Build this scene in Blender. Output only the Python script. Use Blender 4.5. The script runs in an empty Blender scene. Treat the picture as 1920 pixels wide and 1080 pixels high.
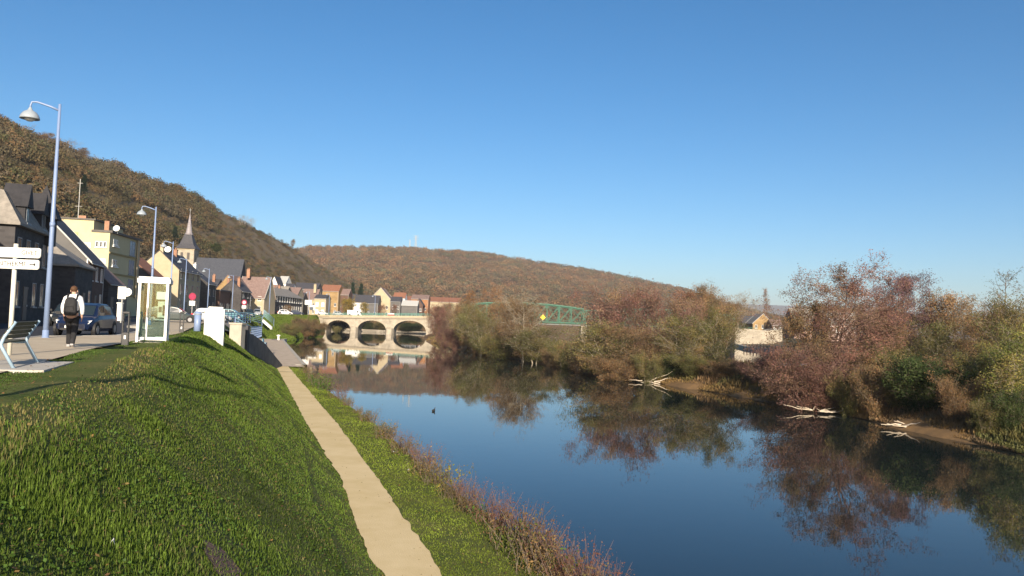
import bpy, math, random
import numpy as np
from mathutils import Vector, Matrix
R = math.radians
SC = bpy.context.scene
# ------------------------------------------------------------------ camera
F = 1500.0; ROLL = R(2.2); PITCH = math.atan(63 / 1500.0); CZ = 6.0
cam_d = bpy.data.cameras.new('camera')
cam = bpy.data.objects.new('camera', cam_d)
SC.collection.objects.link(cam)
cam_d.sensor_width = 36.0
cam_d.lens = 36.0 * F / 1920.0
cam_d.clip_start = 0.1
cam_d.clip_end = 30000.0
cam.matrix_world = (Matrix.Translation((0, 0, CZ)) @ Matrix.Rotation(math.pi / 2 + PITCH, 4, 'X')
                    @ Matrix.Rotation(ROLL, 4, 'Z'))
SC.camera = cam
# ------------------------------------------------------------------ sky, sun, exposure
SUN_EL = R(19.5)
SUN_TO = Vector((0.125, -1.0, 0)).normalized()            # horizontal direction towards the sun
world = bpy.data.worlds.new('World'); SC.world = world
world.use_nodes = True
wn = world.node_tree
sky = wn.nodes.new('ShaderNodeTexSky')
sky.sky_type = 'NISHITA'
sky.sun_disc = False
sky.sun_elevation = SUN_EL
sky.sun_rotation = math.atan2(SUN_TO.x, SUN_TO.y)
sky.air_density = 0.8; sky.dust_density = 1.4; sky.ozone_density = 2.5
sky.altitude = 100
wn.nodes['Background'].inputs['Strength'].default_value = 0.085
skyhs = wn.nodes.new('ShaderNodeHueSaturation'); skyhs.inputs['Saturation'].default_value = 1.28; skyhs.inputs['Hue'].default_value = 0.497
wn.links.new(sky.outputs[0], skyhs.inputs['Color'])
wn.links.new(skyhs.outputs[0], wn.nodes['Background'].inputs['Color'])
sun_d = bpy.data.lights.new('sun', 'SUN')
sun_d.energy = 5.0; sun_d.angle = R(0.53); sun_d.color = (1.0, 0.86, 0.68)
sun = bpy.data.objects.new('sun', sun_d); SC.collection.objects.link(sun)
to_sun = Vector((SUN_TO.x * math.cos(SUN_EL), SUN_TO.y * math.cos(SUN_EL), math.sin(SUN_EL)))
sun.rotation_euler = to_sun.to_track_quat('Z', 'Y').to_euler()
SC.view_settings.view_transform = 'Standard'
SC.view_settings.look = 'None'
SC.view_settings.exposure = 0.8
SC.view_settings.gamma = 1.0
SC.cycles.max_bounces = 6
SC.cycles.transparent_max_bounces = 8
SC.cycles.volume_bounces = 0
SC.cycles.use_adaptive_sampling = True

# ------------------------------------------------------------------ measuring helpers
def ray(px, py):
    x = px - 960; y = 540 - py
    c, s = math.cos(ROLL), math.sin(ROLL)
    xu = (c * x - s * y) / F; yu = (s * x + c * y) / F
    cp, sp = math.cos(PITCH), math.sin(PITCH)
    return (xu, cp - sp * yu, sp + cp * yu)
def P(px, py, Y):
    d = ray(px, py); t = Y / d[1]
    return Vector((d[0] * t, Y, CZ + d[2] * t))
def G(px, py, z=0.0):
    d = ray(px, py); t = (z - CZ) / d[2]
    return Vector((d[0] * t, d[1] * t, z))
def XY(px, Y):                                             # X at depth Y near the horizon
    return P(px, 595, Y).x
def ZY(px, py, Y):
    return P(px, py, Y).z
def ip(pts):
    xs = [p[0] for p in pts]; ys = [p[1] for p in pts]
    return lambda v: np.interp(v, xs, ys)

# ------------------------------------------------------------------ materials
MATS = {}
def mat(name, col, rough=0.8, var=0.0, scale=3.0, metal=0.0, bump=0.0, bscale=None, spec=0.3, attr=False,
        col2=None, detail=4, coord='Object', trans=0.0, rand=0.0):
    if name in MATS: return MATS[name]
    m = bpy.data.materials.new(name); m.use_nodes = True
    nt = m.node_tree; b = nt.nodes['Principled BSDF']
    b.inputs['Roughness'].default_value = rough
    b.inputs['Metallic'].default_value = metal
    b.inputs['Specular IOR Level'].default_value = spec
    col = tuple(col) + (1,)
    b.inputs['Base Color'].default_value = col
    src = None
    if attr:
        a = nt.nodes.new('ShaderNodeVertexColor'); a.layer_name = 'Col'
        src = a.outputs['Color']
    if var > 0 or col2 is not None:
        tc = nt.nodes.new('ShaderNodeTexCoord')
        nz = nt.nodes.new('ShaderNodeTexNoise'); nz.inputs['Scale'].default_value = scale
        nz.inputs['Detail'].default_value = detail; nz.inputs['Roughness'].default_value = 0.65
        nt.links.new(tc.outputs[coord], nz.inputs['Vector'])
        rp = nt.nodes.new('ShaderNodeValToRGB')
        e = rp.color_ramp.elements
        e[0].position = 0.36; e[1].position = 0.66
        if col2 is not None:
            e[0].color = col; e[1].color = tuple(col2) + (1,)
        else:
            e[0].color = tuple(c * (1 - var) for c in col[:3]) + (1,)
            e[1].color = tuple(min(1, c * (1 + var)) for c in col[:3]) + (1,)
        nt.links.new(nz.outputs['Fac'], rp.inputs['Fac'])
        if src is not None:
            mx = nt.nodes.new('ShaderNodeMix'); mx.data_type = 'RGBA'; mx.blend_type = 'MULTIPLY'
            mx.inputs[0].default_value = 1.0
            nt.links.new(src, mx.inputs[6]); nt.links.new(rp.outputs[0], mx.inputs[7])
            src = mx.outputs[2]
        else:
            src = rp.outputs[0]
    if rand > 0:
        oi = nt.nodes.new('ShaderNodeObjectInfo')
        mr = nt.nodes.new('ShaderNodeMapRange')
        mr.inputs[3].default_value = 1 - rand; mr.inputs[4].default_value = 1 + rand
        nt.links.new(oi.outputs['Random'], mr.inputs[0])
        hs = nt.nodes.new('ShaderNodeHueSaturation')
        nt.links.new(mr.outputs[0], hs.inputs['Value'])
        if src is not None: nt.links.new(src, hs.inputs['Color'])
        else: hs.inputs['Color'].default_value = col
        src = hs.outputs[0]
    if src is not None: nt.links.new(src, b.inputs['Base Color'])
    if bump > 0:
        tc2 = nt.nodes.new('ShaderNodeTexCoord')
        n2 = nt.nodes.new('ShaderNodeTexNoise'); n2.inputs['Scale'].default_value = bscale or scale * 4
        n2.inputs['Detail'].default_value = 5
        nt.links.new(tc2.outputs[coord], n2.inputs['Vector'])
        bp = nt.nodes.new('ShaderNodeBump'); bp.inputs['Strength'].default_value = bump
        bp.inputs['Distance'].default_value = 0.05
        nt.links.new(n2.outputs['Fac'], bp.inputs['Height'])
        nt.links.new(bp.outputs[0], b.inputs['Normal'])
    if trans > 0:
        b.inputs['Transmission Weight'].default_value = 0
        tr = nt.nodes.new('ShaderNodeBsdfTranslucent')
        ms = nt.nodes.new('ShaderNodeMixShader'); ms.inputs[0].default_value = trans
        if src is not None: nt.links.new(src, tr.inputs[0])
        else: tr.inputs[0].default_value = col
        out = nt.nodes['Material Output']
        nt.links.new(b.outputs[0], ms.inputs[1]); nt.links.new(tr.outputs[0], ms.inputs[2])
        nt.links.new(ms.outputs[0], out.inputs['Surface'])
    MATS[name] = m
    return m

def brickmat(name, c1, c2, mortar, scale, rough=0.85):
    if name in MATS: return MATS[name]
    m = bpy.data.materials.new(name); m.use_nodes = True
    nt = m.node_tree; b = nt.nodes['Principled BSDF']; b.inputs['Roughness'].default_value = rough
    b.inputs['Specular IOR Level'].default_value = 0.2
    tc = nt.nodes.new('ShaderNodeTexCoord')
    sp = nt.nodes.new('ShaderNodeSeparateXYZ'); cb = nt.nodes.new('ShaderNodeCombineXYZ')
    ad = nt.nodes.new('ShaderNodeMath')
    nt.links.new(tc.outputs['Object'], sp.inputs[0])
    nt.links.new(sp.outputs[0], ad.inputs[0]); nt.links.new(sp.outputs[1], ad.inputs[1])
    nt.links.new(ad.outputs[0], cb.inputs[0]); nt.links.new(sp.outputs[2], cb.inputs[1])
    br = nt.nodes.new('ShaderNodeTexBrick'); br.inputs['Scale'].default_value = scale
    br.inputs['Color1'].default_value = tuple(c1) + (1,); br.inputs['Color2'].default_value = tuple(c2) + (1,)
    br.inputs['Mortar'].default_value = tuple(mortar) + (1,); br.inputs['Mortar Size'].default_value = 0.02
    nt.links.new(cb.outputs[0], br.inputs['Vector'])
    nz = nt.nodes.new('ShaderNodeTexNoise'); nz.inputs['Scale'].default_value = 0.6; nz.inputs['Detail'].default_value = 6
    nt.links.new(tc.outputs['Object'], nz.inputs['Vector'])
    mx = nt.nodes.new('ShaderNodeMix'); mx.data_type = 'RGBA'; mx.blend_type = 'OVERLAY'
    mx.inputs[0].default_value = 0.55
    nt.links.new(br.outputs['Color'], mx.inputs[6]); nt.links.new(nz.outputs['Fac'], mx.inputs[7])
    nt.links.new(mx.outputs[2], b.inputs['Base Color'])
    MATS[name] = m
    return m

def glassmat(name, tint=(0.8, 0.88, 0.86), alpha=0.8):
    if name in MATS: return MATS[name]
    m = bpy.data.materials.new(name); m.use_nodes = True
    nt = m.node_tree; out = nt.nodes['Material Output']
    t = nt.nodes.new('ShaderNodeBsdfTransparent'); t.inputs[0].default_value = tuple(tint) + (1,)
    g = nt.nodes.new('ShaderNodeBsdfGlossy'); g.inputs['Roughness'].default_value = 0.04
    ms = nt.nodes.new('ShaderNodeMixShader'); fr = nt.nodes.new('ShaderNodeFresnel'); fr.inputs[0].default_value = 1.5
    nt.links.new(fr.outputs[0], ms.inputs[0]); nt.links.new(t.outputs[0], ms.inputs[1]); nt.links.new(g.outputs[0], ms.inputs[2])
    nt.links.new(ms.outputs[0], out.inputs['Surface'])
    MATS[name] = m
    return m

# ------------------------------------------------------------------ mesh helpers
class MB:
    """collects shapes; build() links them as one mesh object"""
    def __init__(s): s.v = []; s.f = []; s.mi = []; s.cur = 0
    def add(s, vs, fs):
        o = len(s.v); s.v.extend([tuple(v) for v in vs])
        s.f.extend([tuple(i + o for i in f) for f in fs]); s.mi.extend([s.cur] * len(fs)); return s
    def box(s, c, d, rz=0.0, rx=0.0, ry=0.0):
        x, y, z = d[0] / 2, d[1] / 2, d[2] / 2
        vs = [Vector(p) for p in ((-x, -y, -z), (x, -y, -z), (x, y, -z), (-x, y, -z), (-x, -y, z), (x, -y, z), (x, y, z), (-x, y, z))]
        if rz or rx or ry:
            M = Matrix.Rotation(rz, 3, 'Z') @ Matrix.Rotation(ry, 3, 'Y') @ Matrix.Rotation(rx, 3, 'X')
            vs = [M @ v for v in vs]
        c = Vector(c)
        return s.add([v + c for v in vs], [(0, 3, 2, 1), (4, 5, 6, 7), (0, 1, 5, 4), (1, 2, 6, 5), (2, 3, 7, 6), (3, 0, 4, 7)])
    def b2(s, a, b): 
        return s.box(((a[0] + b[0]) / 2, (a[1] + b[1]) / 2, (a[2] + b[2]) / 2), (abs(b[0] - a[0]), abs(b[1] - a[1]), abs(b[2] - a[2])))
    def tube(s, pts, rad, n=8, caps=True):
        pts = [Vector(p) for p in pts]; k = len(pts)
        if not hasattr(rad, '__len__'): rad = [rad] * k
        rings = []; up = None
        for i, p in enumerate(pts):
            t = (pts[min(i + 1, k - 1)] - pts[max(i - 1, 0)]).normalized()
            if up is None:
                up = Vector((0, 0, 1)) if abs(t.z) < 0.9 else Vector((1, 0, 0))
            a = t.cross(up).normalized(); b = a.cross(t).normalized(); up = b
            rings.append([p + (a * math.cos(2 * math.pi * j / n) + b * math.sin(2 * math.pi * j / n)) * rad[i] for j in range(n)])
        vs = [v for r in rings for v in r]; fs = []
        for i in range(k - 1):
            for j in range(n):
                q = (j + 1) % n
                fs.append((i * n + j, i * n + q, (i + 1) * n + q, (i + 1) * n + j))
        if caps:
            fs.append(tuple(range(n - 1, -1, -1))); fs.append(tuple((k - 1) * n + j for j in range(n)))
        return s.add(vs, fs)
    def prism(s, poly, axis, a, b):
        """poly: 2D outline, extruded along axis from a to b (axis 0: (y,z), 1: (x,z), 2: (x,y))"""
        def mk(p, t): return (t, p[0], p[1]) if axis == 0 else ((p[0], t, p[1]) if axis == 1 else (p[0], p[1], t))
        n = len(poly)
        vs = [mk(p, a) for p in poly] + [mk(p, b) for p in poly]
        fs = [tuple(range(n - 1, -1, -1)), tuple(range(n, 2 * n))]
        for i in range(n):
            j = (i + 1) % n
            fs.append((i, j, n + j, n + i))
        return s.add(vs, fs)
    def lathe(s, prof, n=16, c=(0, 0, 0)):
        vs = []; fs = []
        for r, z in prof:
            for j in range(n):
                t = 2 * math.pi * j / n
                vs.append((c[0] + r * math.cos(t), c[1] + r * math.sin(t), c[2] + z))
        for i in range(len(prof) - 1):
            for j in range(n):
                q = (j + 1) % n
                fs.append((i * n + j, i * n + q, (i + 1) * n + q, (i + 1) * n + j))
        return s.add(vs, fs)
    def loft(s, secs, cap=True):
        n = len(secs[0]); vs = [v for r in secs for v in r]; fs = []
        for i in range(len(secs) - 1):
            for j in range(n):
                q = (j + 1) % n
                fs.append((i * n + j, i * n + q, (i + 1) * n + q, (i + 1) * n + j))
        if cap:
            fs.append(tuple(range(n - 1, -1, -1))); fs.append(tuple((len(secs) - 1) * n + j for j in range(n)))
        return s.add(vs, fs)
    def mesh(s, name, mats, smooth=False, bevel=0):
        me = bpy.data.meshes.new(name)
        me.from_pydata(s.v, [], s.f)
        for m in (mats if isinstance(mats, (list, tuple)) else [mats]): me.materials.append(m)
        if any(s.mi): me.polygons.foreach_set('material_index', s.mi)
        if smooth: me.polygons.foreach_set('use_smooth', [True] * len(me.polygons))
        import bmesh
        bm = bmesh.new(); bm.from_mesh(me); bmesh.ops.recalc_face_normals(bm, faces=bm.faces); bm.to_mesh(me); bm.free()
        me.update()
        return me
    def build(s, name, mats, parent=None, smooth=False, bevel=0.0, loc=None):
        o = link(name, s.mesh(name, mats, smooth), parent)
        if loc is not None: o.location = loc
        if bevel > 0:
            md = o.modifiers.new('bevel', 'BEVEL'); md.width = bevel; md.segments = 2; md.limit_method = 'ANGLE'
        return o
def link(name, data, parent=None):
    o = bpy.data.objects.new(name, data); SC.collection.objects.link(o)
    if parent is not None: o.parent = parent
    return o
def thing(name, label, cat, loc=(0, 0, 0), rz=0.0, group=None, scale=None):
    o = link(name, None); o.location = loc; o.rotation_euler = (0, 0, rz)
    o.empty_display_size = 0.2
    if scale is not None: o.scale = scale if hasattr(scale, '__len__') else (scale,) * 3
    return tag(o, label, cat, group)
def tag(o, label, cat, group=None):
    o['label'] = label; o['category'] = cat
    if group: o['group'] = group
    return o
def struct(o): o['kind'] = 'structure'; return o
def stuff(o, label=None, cat=None):
    o['kind'] = 'stuff'
    if label: o['label'] = label; o['category'] = cat
    return o
def dup(root, loc, rz=0.0, scale=None, label=None, group=None):
    def cp(o, par):
        c = o.copy(); SC.collection.objects.link(c)
        if par is not None: c.parent = par
        for ch in o.children: cp(ch, c)
        return c
    c = cp(root, None); c.location = loc; c.rotation_euler = (0, 0, rz)
    if scale is not None: c.scale = scale if hasattr(scale, '__len__') else (scale,) * 3
    if label: c['label'] = label
    if group: c['group'] = group
    return c
def npmesh(name, V, Fq, mats, col=None, smooth=False, mi=None):
    """fast mesh from numpy; Fq: (n,3) or (n,4)"""
    V = np.asarray(V, np.float32); Fq = np.asarray(Fq, np.int32)
    me = bpy.data.meshes.new(name)
    k = Fq.shape[1]; n = len(Fq)
    me.vertices.add(len(V)); me.vertices.foreach_set('co', V.ravel())
    me.loops.add(n * k); me.loops.foreach_set('vertex_index', Fq.ravel())
    me.polygons.add(n); me.polygons.foreach_set('loop_start', np.arange(n, dtype=np.int32) * k)
    try: me.polygons.foreach_set('loop_total', np.full(n, k, np.int32))
    except Exception: pass
    for m in (mats if isinstance(mats, (list, tuple)) else [mats]): me.materials.append(m)
    if mi is not None: me.polygons.foreach_set('material_index', np.asarray(mi, np.int32))
    if smooth: me.polygons.foreach_set('use_smooth', np.ones(n, bool))
    if col is not None:
        a = me.color_attributes.new('Col', 'FLOAT_COLOR', 'POINT')
        c = np.ones((len(V), 4), np.float32); c[:, :3] = col
        a.data.foreach_set('color', c.ravel())
    me.update(calc_edges=True)
    return me
def noise2(x, y, seed=0):
    """cheap smooth value noise, vectorised, about -1..1"""
    x = np.asarray(x, float); y = np.asarray(y, float)
    xi = np.floor(x).astype(np.int64); yi = np.floor(y).astype(np.int64)
    fx = x - xi; fy = y - yi
    fx = fx * fx * (3 - 2 * fx); fy = fy * fy * (3 - 2 * fy)
    def h(a, b):
        n = (a * 374761393 + b * 668265263 + seed * 974711) & 0xffffffff
        n = ((n ^ (n >> 13)) * 1274126177) & 0xffffffff
        return ((n ^ (n >> 16)) & 0xffff) / 32767.5 - 1
    return ((h(xi, yi) * (1 - fx) + h(xi + 1, yi) * fx) * (1 - fy) + (h(xi, yi + 1) * (1 - fx) + h(xi + 1, yi + 1) * fx) * fy)
# ================================================================== terrain
street_z = ip([(0, 4.75), (110, 4.75), (150, 5.0), (200, 5.45), (285, 5.5), (700, 5.6)])
path_l = ip([(-40, 15.2), (0, 2.9), (16.93, -2.46), (18.8, -3.18), (26.5, -5.35), (38.6, -9.5), (78.4, -22.64), (84, -24.5)])
path_r = ip([(-40, 16.6), (0, 4.2), (17.08, -1.23), (24.4, -3.46), (39, -8.1), (79, -21.58), (84, -23.3)])
water_l = ip([(-60, 27), (-40, 20.6), (0, 7.8), (19.4, 1.5), (28.3, -1.95), (40.3, -5.9), (58.5, -12.65), (80, -19.9), (88.7, -22.74),
              (109.5, -29.3), (160, -45.2), (196.5, -50.8), (254, -59.2), (285, -66), (330, -74)])
water_r = ip([(-60, 48), (0, 36), (25, 31), (43, 27.1), (62.6, 24.4), (85.2, 16.2), (114, 5.7), (150, -7.5), (209, -21.8), (270, -29), (285, -29.5), (330, -32)])
isl_r = ip([(-60, 78), (0, 66), (40, 52), (60, 47), (120, 34), (200, 18), (280, -2), (330, -12), (420, -16)])
quay_r = ip([(-60, 128), (60, 98), (120, 88), (257, 76), (300, 84), (420, 90)])
kerb = ip([(-60, 12.0), (0, -7.6), (30, -17.7), (31, -18.0), (34.5, -16.9), (50, -22), (53, -25.2), (89, -38.2), (119, -49.2), (149, -57.0), (179, -63.2), (209, -65), (285, -74), (330, -80)])
pave_edge = ip([(-60, 15), (0, -4.4), (14.1, -8.95), (24, -12.35), (28.7, -13.6), (41, -16.9), (60, -23.6), (119, -44), (149, -53), (179, -59.5), (209, -60.5), (285, -69.5), (330, -77)])
crest = ip([(-60, 17), (0, -2.9), (11.2, -6.4), (14.4, -7.35), (20.8, -9.75), (32, -13.35), (60, -22.6), (119, -42.5), (149, -51), (179, -57.5), (209, -58.7), (285, -68.5), (330, -76)])

def rows_y():
    ys = list(np.arange(-60, 0, 6)) + list(np.arange(0, 40, 0.5)) + list(np.arange(40, 90, 1.0)) + list(np.arange(90, 340, 2.5)) + \
         list(np.arange(340, 700, 20)) + [800, 1000, 1400, 2000, 3500, 6000]
    return np.array(sorted(set(ys)), float)

def terrain():
    Y = rows_y(); V = []; M = None
    rows = []
    for y in Y:
        sz = float(street_z(y)); cl = min(max((y - 305) / 28.0, 0), 1)      # the small river closes behind the bridge
        cl2 = min(max((y - 430) / 60.0, 0), 1)
        pl, pr, wl, wr = float(path_l(y)), float(path_r(y)), float(water_l(y)), float(water_r(y))
        pe, cr = float(pave_edge(y)), float(crest(y))
        kb = float(kerb(y))
        if y > 84:
            pl = max(float(np.interp(y, [62, 80.5, 92, 140, 166], [-21.1, -23.1, -28.0, -44.6, -52.5])) - 1.2, cr + 1.2) if y < 165 else cr + (wl - cr) * 0.55; pr = wl - 2.0 if y < 165 else cr + (wl - cr) * 0.75
        fz = 0.6 if y < 165 else 0.6 + min((y - 165) / 40, 1) * 1.6
        fz2 = 0.58 if y < 165 else 0.58 + min((y - 165) / 40, 1) * 0.7
        ir, qr = float(isl_r(y)), float(quay_r(y))
        up = lambda z: z * (1 - cl) + 5.3 * cl
        up2 = lambda z: z * (1 - cl2) + 5.3 * cl2
        cx = cr + (pl - cr) * 0.13
        B = [(-6000 if y > 300 else kb - 900, sz, 3, 1), (kb - 60, sz - .03, 3, 2), (kb - 14, sz - .2, 0, 2), (kb, sz - .2, 0, 3), (pe, sz - 0.06, 0, 4), (cr, sz - 0.02, 0, 3),
             (cx, sz - 0.22, 0, 8), (pl - .25, fz + 0.12, 0, 2), (pl, fz, 0, 2), (pr, fz, 0, 6), (wl - .5, fz2 - 0.1, 1, 3), (wl, -0.1, 1, 2), (wl + 2.5, up(-1.4), 1, 2),
             (wr - 2.5, up(-1.4), 1, 3), (wr, up(-0.05), 1, 3), (wr + 0.7, up(0.32), 1, 4), (wr + 3.2, up(1.15), 2, 6), (ir - 5 if ir - 5 > wr + 3.6 else wr + 3.8, up(1.3), 2, 2)]
        ir = max(ir, wr + 5.5)
        B += [(ir, up2(-0.05), 1, 1), (ir + 3, up2(-1.5), 1, 2), (qr - 0.6, up2(-1.5), 1, 1), (qr, up2(.85), 3, 2), (qr + 14, up2(1.6), 3, 2), (qr + 26, 5.3, 3, 2), (max(qr + 500, 6000 if y > 300 else 900), 5.6, 3, 1)]
        pts = []; mi = []
        for i in range(len(B) - 1):
            k = B[i][3]
            for j in range(k):
                t = j / k
                z = B[i][1] * (1 - t) + B[i + 1][1] * t
                if i == 6:                                     # rounded shoulder, concave foot
                    z = z + 0.22 * min(max((62 - y) / 25, 0), 1) * math.sin(math.pi * t) * (1 if t < 0.8 else .7)
                pts.append((B[i][0] * (1 - t) + B[i + 1][0] * t, y, z)); mi.append(B[i][2])
        pts.append((B[-1][0], y, B[-1][1]))
        rows.append(pts); M = mi
    A = np.array(rows)                                          # rows x cols x 3
    n0, n1 = A.shape[:2]
    # uneven ground: not on the paved strips or far away
    amp = np.zeros((n0, n1)); 
    c0 = 0
    nz = noise2(A[..., 0] * .9, A[..., 1] * .9, 3) * .035 + noise2(A[..., 0] * .35, A[..., 1] * .35, 4) * .075
    grass_cols = (np.arange(n1) >= 9) & (np.arange(n1) <= 22)
    mud_cols = (np.arange(n1) >= 47) & (np.arange(n1) <= 57)
    near = np.clip((330 - A[..., 1]) / 30, 0, 1)
    A[..., 2] += nz * near * grass_cols[None, :]
    A[..., 2] += nz * 1.2 * near * mud_cols[None, :] * (A[..., 0] < 120)
    shore = (np.arange(n1) >= 43) & (np.arange(n1) <= 52)
    A[..., 0] += shore[None, :] * near * (noise2(A[..., 1] / 4.3, A[..., 1] * 0 + 5, 15) * .75 + noise2(A[..., 1] / 1.4, A[..., 1] * 0 + 9, 16) * .35)
    idx = np.arange(n0 * n1).reshape(n0, n1)
    Fq = np.stack([idx[:-1, :-1], idx[:-1, 1:], idx[1:, 1:], idx[1:, :-1]], -1).reshape(-1, 4)
    mi = np.tile(np.array(M), n0 - 1)
    me = npmesh('ground', A.reshape(-1, 3), Fq, [grassM, mudM, brushM, fieldM], smooth=True, mi=mi)
    return struct(link('ground', me))
grassM = mat('grass_soil', (.06, .085, .018), .95, scale=0.9, col2=(.125, .125, .04), bump=.6, bscale=14, detail=8, spec=.1)
mudM = mat('mud', (.13, .085, .045), .9, scale=.8, col2=(.24, .145, .065), bump=.5, bscale=8, detail=8, spec=.2)
brushM = mat('undergrowth_soil', (.075, .06, .03), .95, scale=.5, col2=(.12, .10, .045), bump=.6, bscale=6, detail=8, spec=.1)
fieldM = mat('field', (.10, .10, .06), .95, scale=.05, col2=(.16, .13, .08), detail=6, spec=.1)
terrain()

def slope_z(x, y):
    """height of the near grass bank (same profile as the ground sheet)"""
    x = np.asarray(x, float); y = np.asarray(y, float)
    sz = street_z(y); cr = crest(y); pl = path_l(y); pr = path_r(y); wl = water_l(y); pe = pave_edge(y)
    cx = cr + (pl - cr) * .13
    t = np.clip((x - cx) / np.maximum(pl - .25 - cx, .1), 0, 1)
    zs = (sz - .22) * (1 - t) + .72 * t + .22 * np.clip((62 - y) / 25, 0, 1) * np.sin(np.pi * t) * np.where(t < .8, 1, .7)
    z = np.where(x < pe, sz - .06, np.where(x < cr, sz - .04, np.where(x < cx, sz - .02 - .2 * (x - cr) / np.maximum(cx - cr, .05), zs)))
    z = np.where(x > pl - .25, np.where(x > pl, .6, .6 + (pl - x) / .25 * .12), z)
    u = np.clip((x - pr) / np.maximum(wl - .5 - pr, .1), 0, 1)
    z = np.where(x > pr, .6 - .12 * u, z)
    z = np.where(x > wl - .5, .48 - (x - wl + .5) / .5 * .58, z)
    nz = noise2(x * .9, y * .9, 3) * .035 + noise2(x * .35, y * .35, 4) * .075
    return z + np.where((x > pe) & (x < path_l(y) - .25), nz, 0)

def sheet(name, fl, fr, ys, fz, m, nx=2, rag=0.0, seed=1, lift=0.0):
    """draped strip between two edge curves"""
    ys = np.asarray(ys, float); V = []
    for y in ys:
        a, b = float(fl(y)), float(fr(y))
        a += rag * (noise2(y * 1.7, 0.5, seed) + .6 * noise2(y * 5.1, .5, seed + 1)); b += rag * (noise2(y * 1.7, 7.5, seed) + .6 * noise2(y * 5.1, 3.5, seed + 2))
        for j in range(nx + 1):
            x = a + (b - a) * j / nx
            V.append((x, y, float(fz(y)) + lift))
    n0, n1 = len(ys), nx + 1
    idx = np.arange(n0 * n1).reshape(n0, n1)
    Fq = np.stack([idx[:-1, :-1], idx[:-1, 1:], idx[1:, 1:], idx[1:, :-1]], -1).reshape(-1, 4)
    return struct(link(name, npmesh(name, np.array(V), Fq, m, smooth=True)))
# water -------------------------------------------------------------
def watermat():
    m = bpy.data.materials.new('river_water'); m.use_nodes = True
    nt = m.node_tree; b = nt.nodes['Principled BSDF']
    b.inputs['Base Color'].default_value = (.010, .016, .016, 1)
    b.inputs['Roughness'].default_value = 0.015; b.inputs['IOR'].default_value = 1.333
    b.inputs['Specular IOR Level'].default_value = 0.5
    tc = nt.nodes.new('ShaderNodeTexCoord')
    mp = nt.nodes.new('ShaderNodeMapping'); mp.inputs['Scale'].default_value = (1.0, 1.0, 1)
    nt.links.new(tc.outputs['Object'], mp.inputs[0])
    n1 = nt.nodes.new('ShaderNodeTexNoise'); n1.inputs['Scale'].default_value = 1.1; n1.inputs['Detail'].default_value = 3
    n2 = nt.nodes.new('ShaderNodeTexNoise'); n2.inputs['Scale'].default_value = .12; n2.inputs['Detail'].default_value = 2
    nt.links.new(mp.outputs[0], n1.inputs[0]); nt.links.new(mp.outputs[0], n2.inputs[0])
    mu = nt.nodes.new('ShaderNodeMath'); mu.operation = 'MULTIPLY'
    nt.links.new(n1.outputs[0], mu.inputs[0]); nt.links.new(n2.outputs[0], mu.inputs[1])
    bp = nt.nodes.new('ShaderNodeBump'); bp.inputs['Strength'].default_value = .10; bp.inputs['Distance'].default_value = .03
    nt.links.new(mu.outputs[0], bp.inputs['Height']); nt.links.new(bp.outputs[0], b.inputs['Normal'])
    return m
wm = MB(); wm.add([(-400, -70, 0), (600, -70, 0), (600, 520, 0), (-400, 520, 0)], [(0, 1, 2, 3)])
struct(wm.build('water', watermat()))
# paved strips ------------------------------------------------------
pathM = mat('sandy_path', (.59, .46, .245), .95, scale=.7, col2=(.68, .545, .32), bump=.35, bscale=30, detail=10, spec=.1)
paveM = mat('pavement_stone', (.46, .38, .27), .9, scale=.8, col2=(.54, .46, .34), bump=.2, bscale=20, detail=8, spec=.2)
asphM = mat('asphalt', (.026, .028, .036), .85, scale=1.5, col2=(.038, .04, .048), bump=.2, bscale=40, detail=8, spec=.3)
ny = np.concatenate([np.arange(-40, 40, .22), np.arange(40, 84.1, .5)])
sheet('footpath', path_l, path_r, ny, lambda y: .6, pathM, 4, .055, 11, .035)
ys2 = np.concatenate([np.arange(-50, 60, 1.0), np.arange(60, 291, 3.0)])
sheet('pavement', lambda y: kerb(y) + .02, pave_edge, ys2, lambda y: street_z(y), paveM, 3, 0, 1, .0)
roadw = lambda y: kerb(y) - 9.0 - 4.0 * np.clip((y - 31) / 4, 0, 1)
sheet('road', roadw, kerb, ys2, lambda y: street_z(y) - .12, asphM, 3, 0, 1, 0)
sheet('far_pavement', lambda y: roadw(y) - 4, roadw, ys2, lambda y: street_z(y) + .01, paveM, 2, 0, 1, .0)
kb = MB()
for a, b in zip(ys2[:-1], ys2[1:]):
    x0, x1 = float(kerb(a)), float(kerb(b)); z0, z1 = float(street_z(a)), float(street_z(b))
    kb.add([(x0 - .15, a, z0 - .15), (x0 + .02, a, z0 - .15), (x0 + .02, a, z0 + .012), (x0 - .15, a, z0 + .012), (x1 - .15, b, z1 - .15), (x1 + .02, b, z1 - .15), (x1 + .02, b, z1 + .012), (x1 - .15, b, z1 + .012)],
           [(0, 1, 5, 4), (1, 2, 6, 5), (2, 3, 7, 6), (3, 0, 4, 7)])
struct(kb.build('kerb', mat('kerb_stone', (.45, .43, .38), .85, var=.15, scale=2)))
whiteP = mat('road_paint', (.7, .7, .68), .8, var=.12, scale=3)
rm = MB()
for i, y in enumerate(np.arange(10, 270, 6.0)):
    xa, xb = float(kerb(y)) - 8.1, float(kerb(y + 3)) - 8.1
    if 28 < y < 56: xa = -.325 * y - 15.5; xb = -.325 * (y + 3) - 15.5
    z = float(street_z(y)) - .115
    rm.add([(xa, y, z), (xa + .13, y, z), (xb + .13, y + 3, z), (xb, y + 3, z)], [(0, 1, 2, 3)])
struct(rm.build('road_marking', whiteP))
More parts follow.
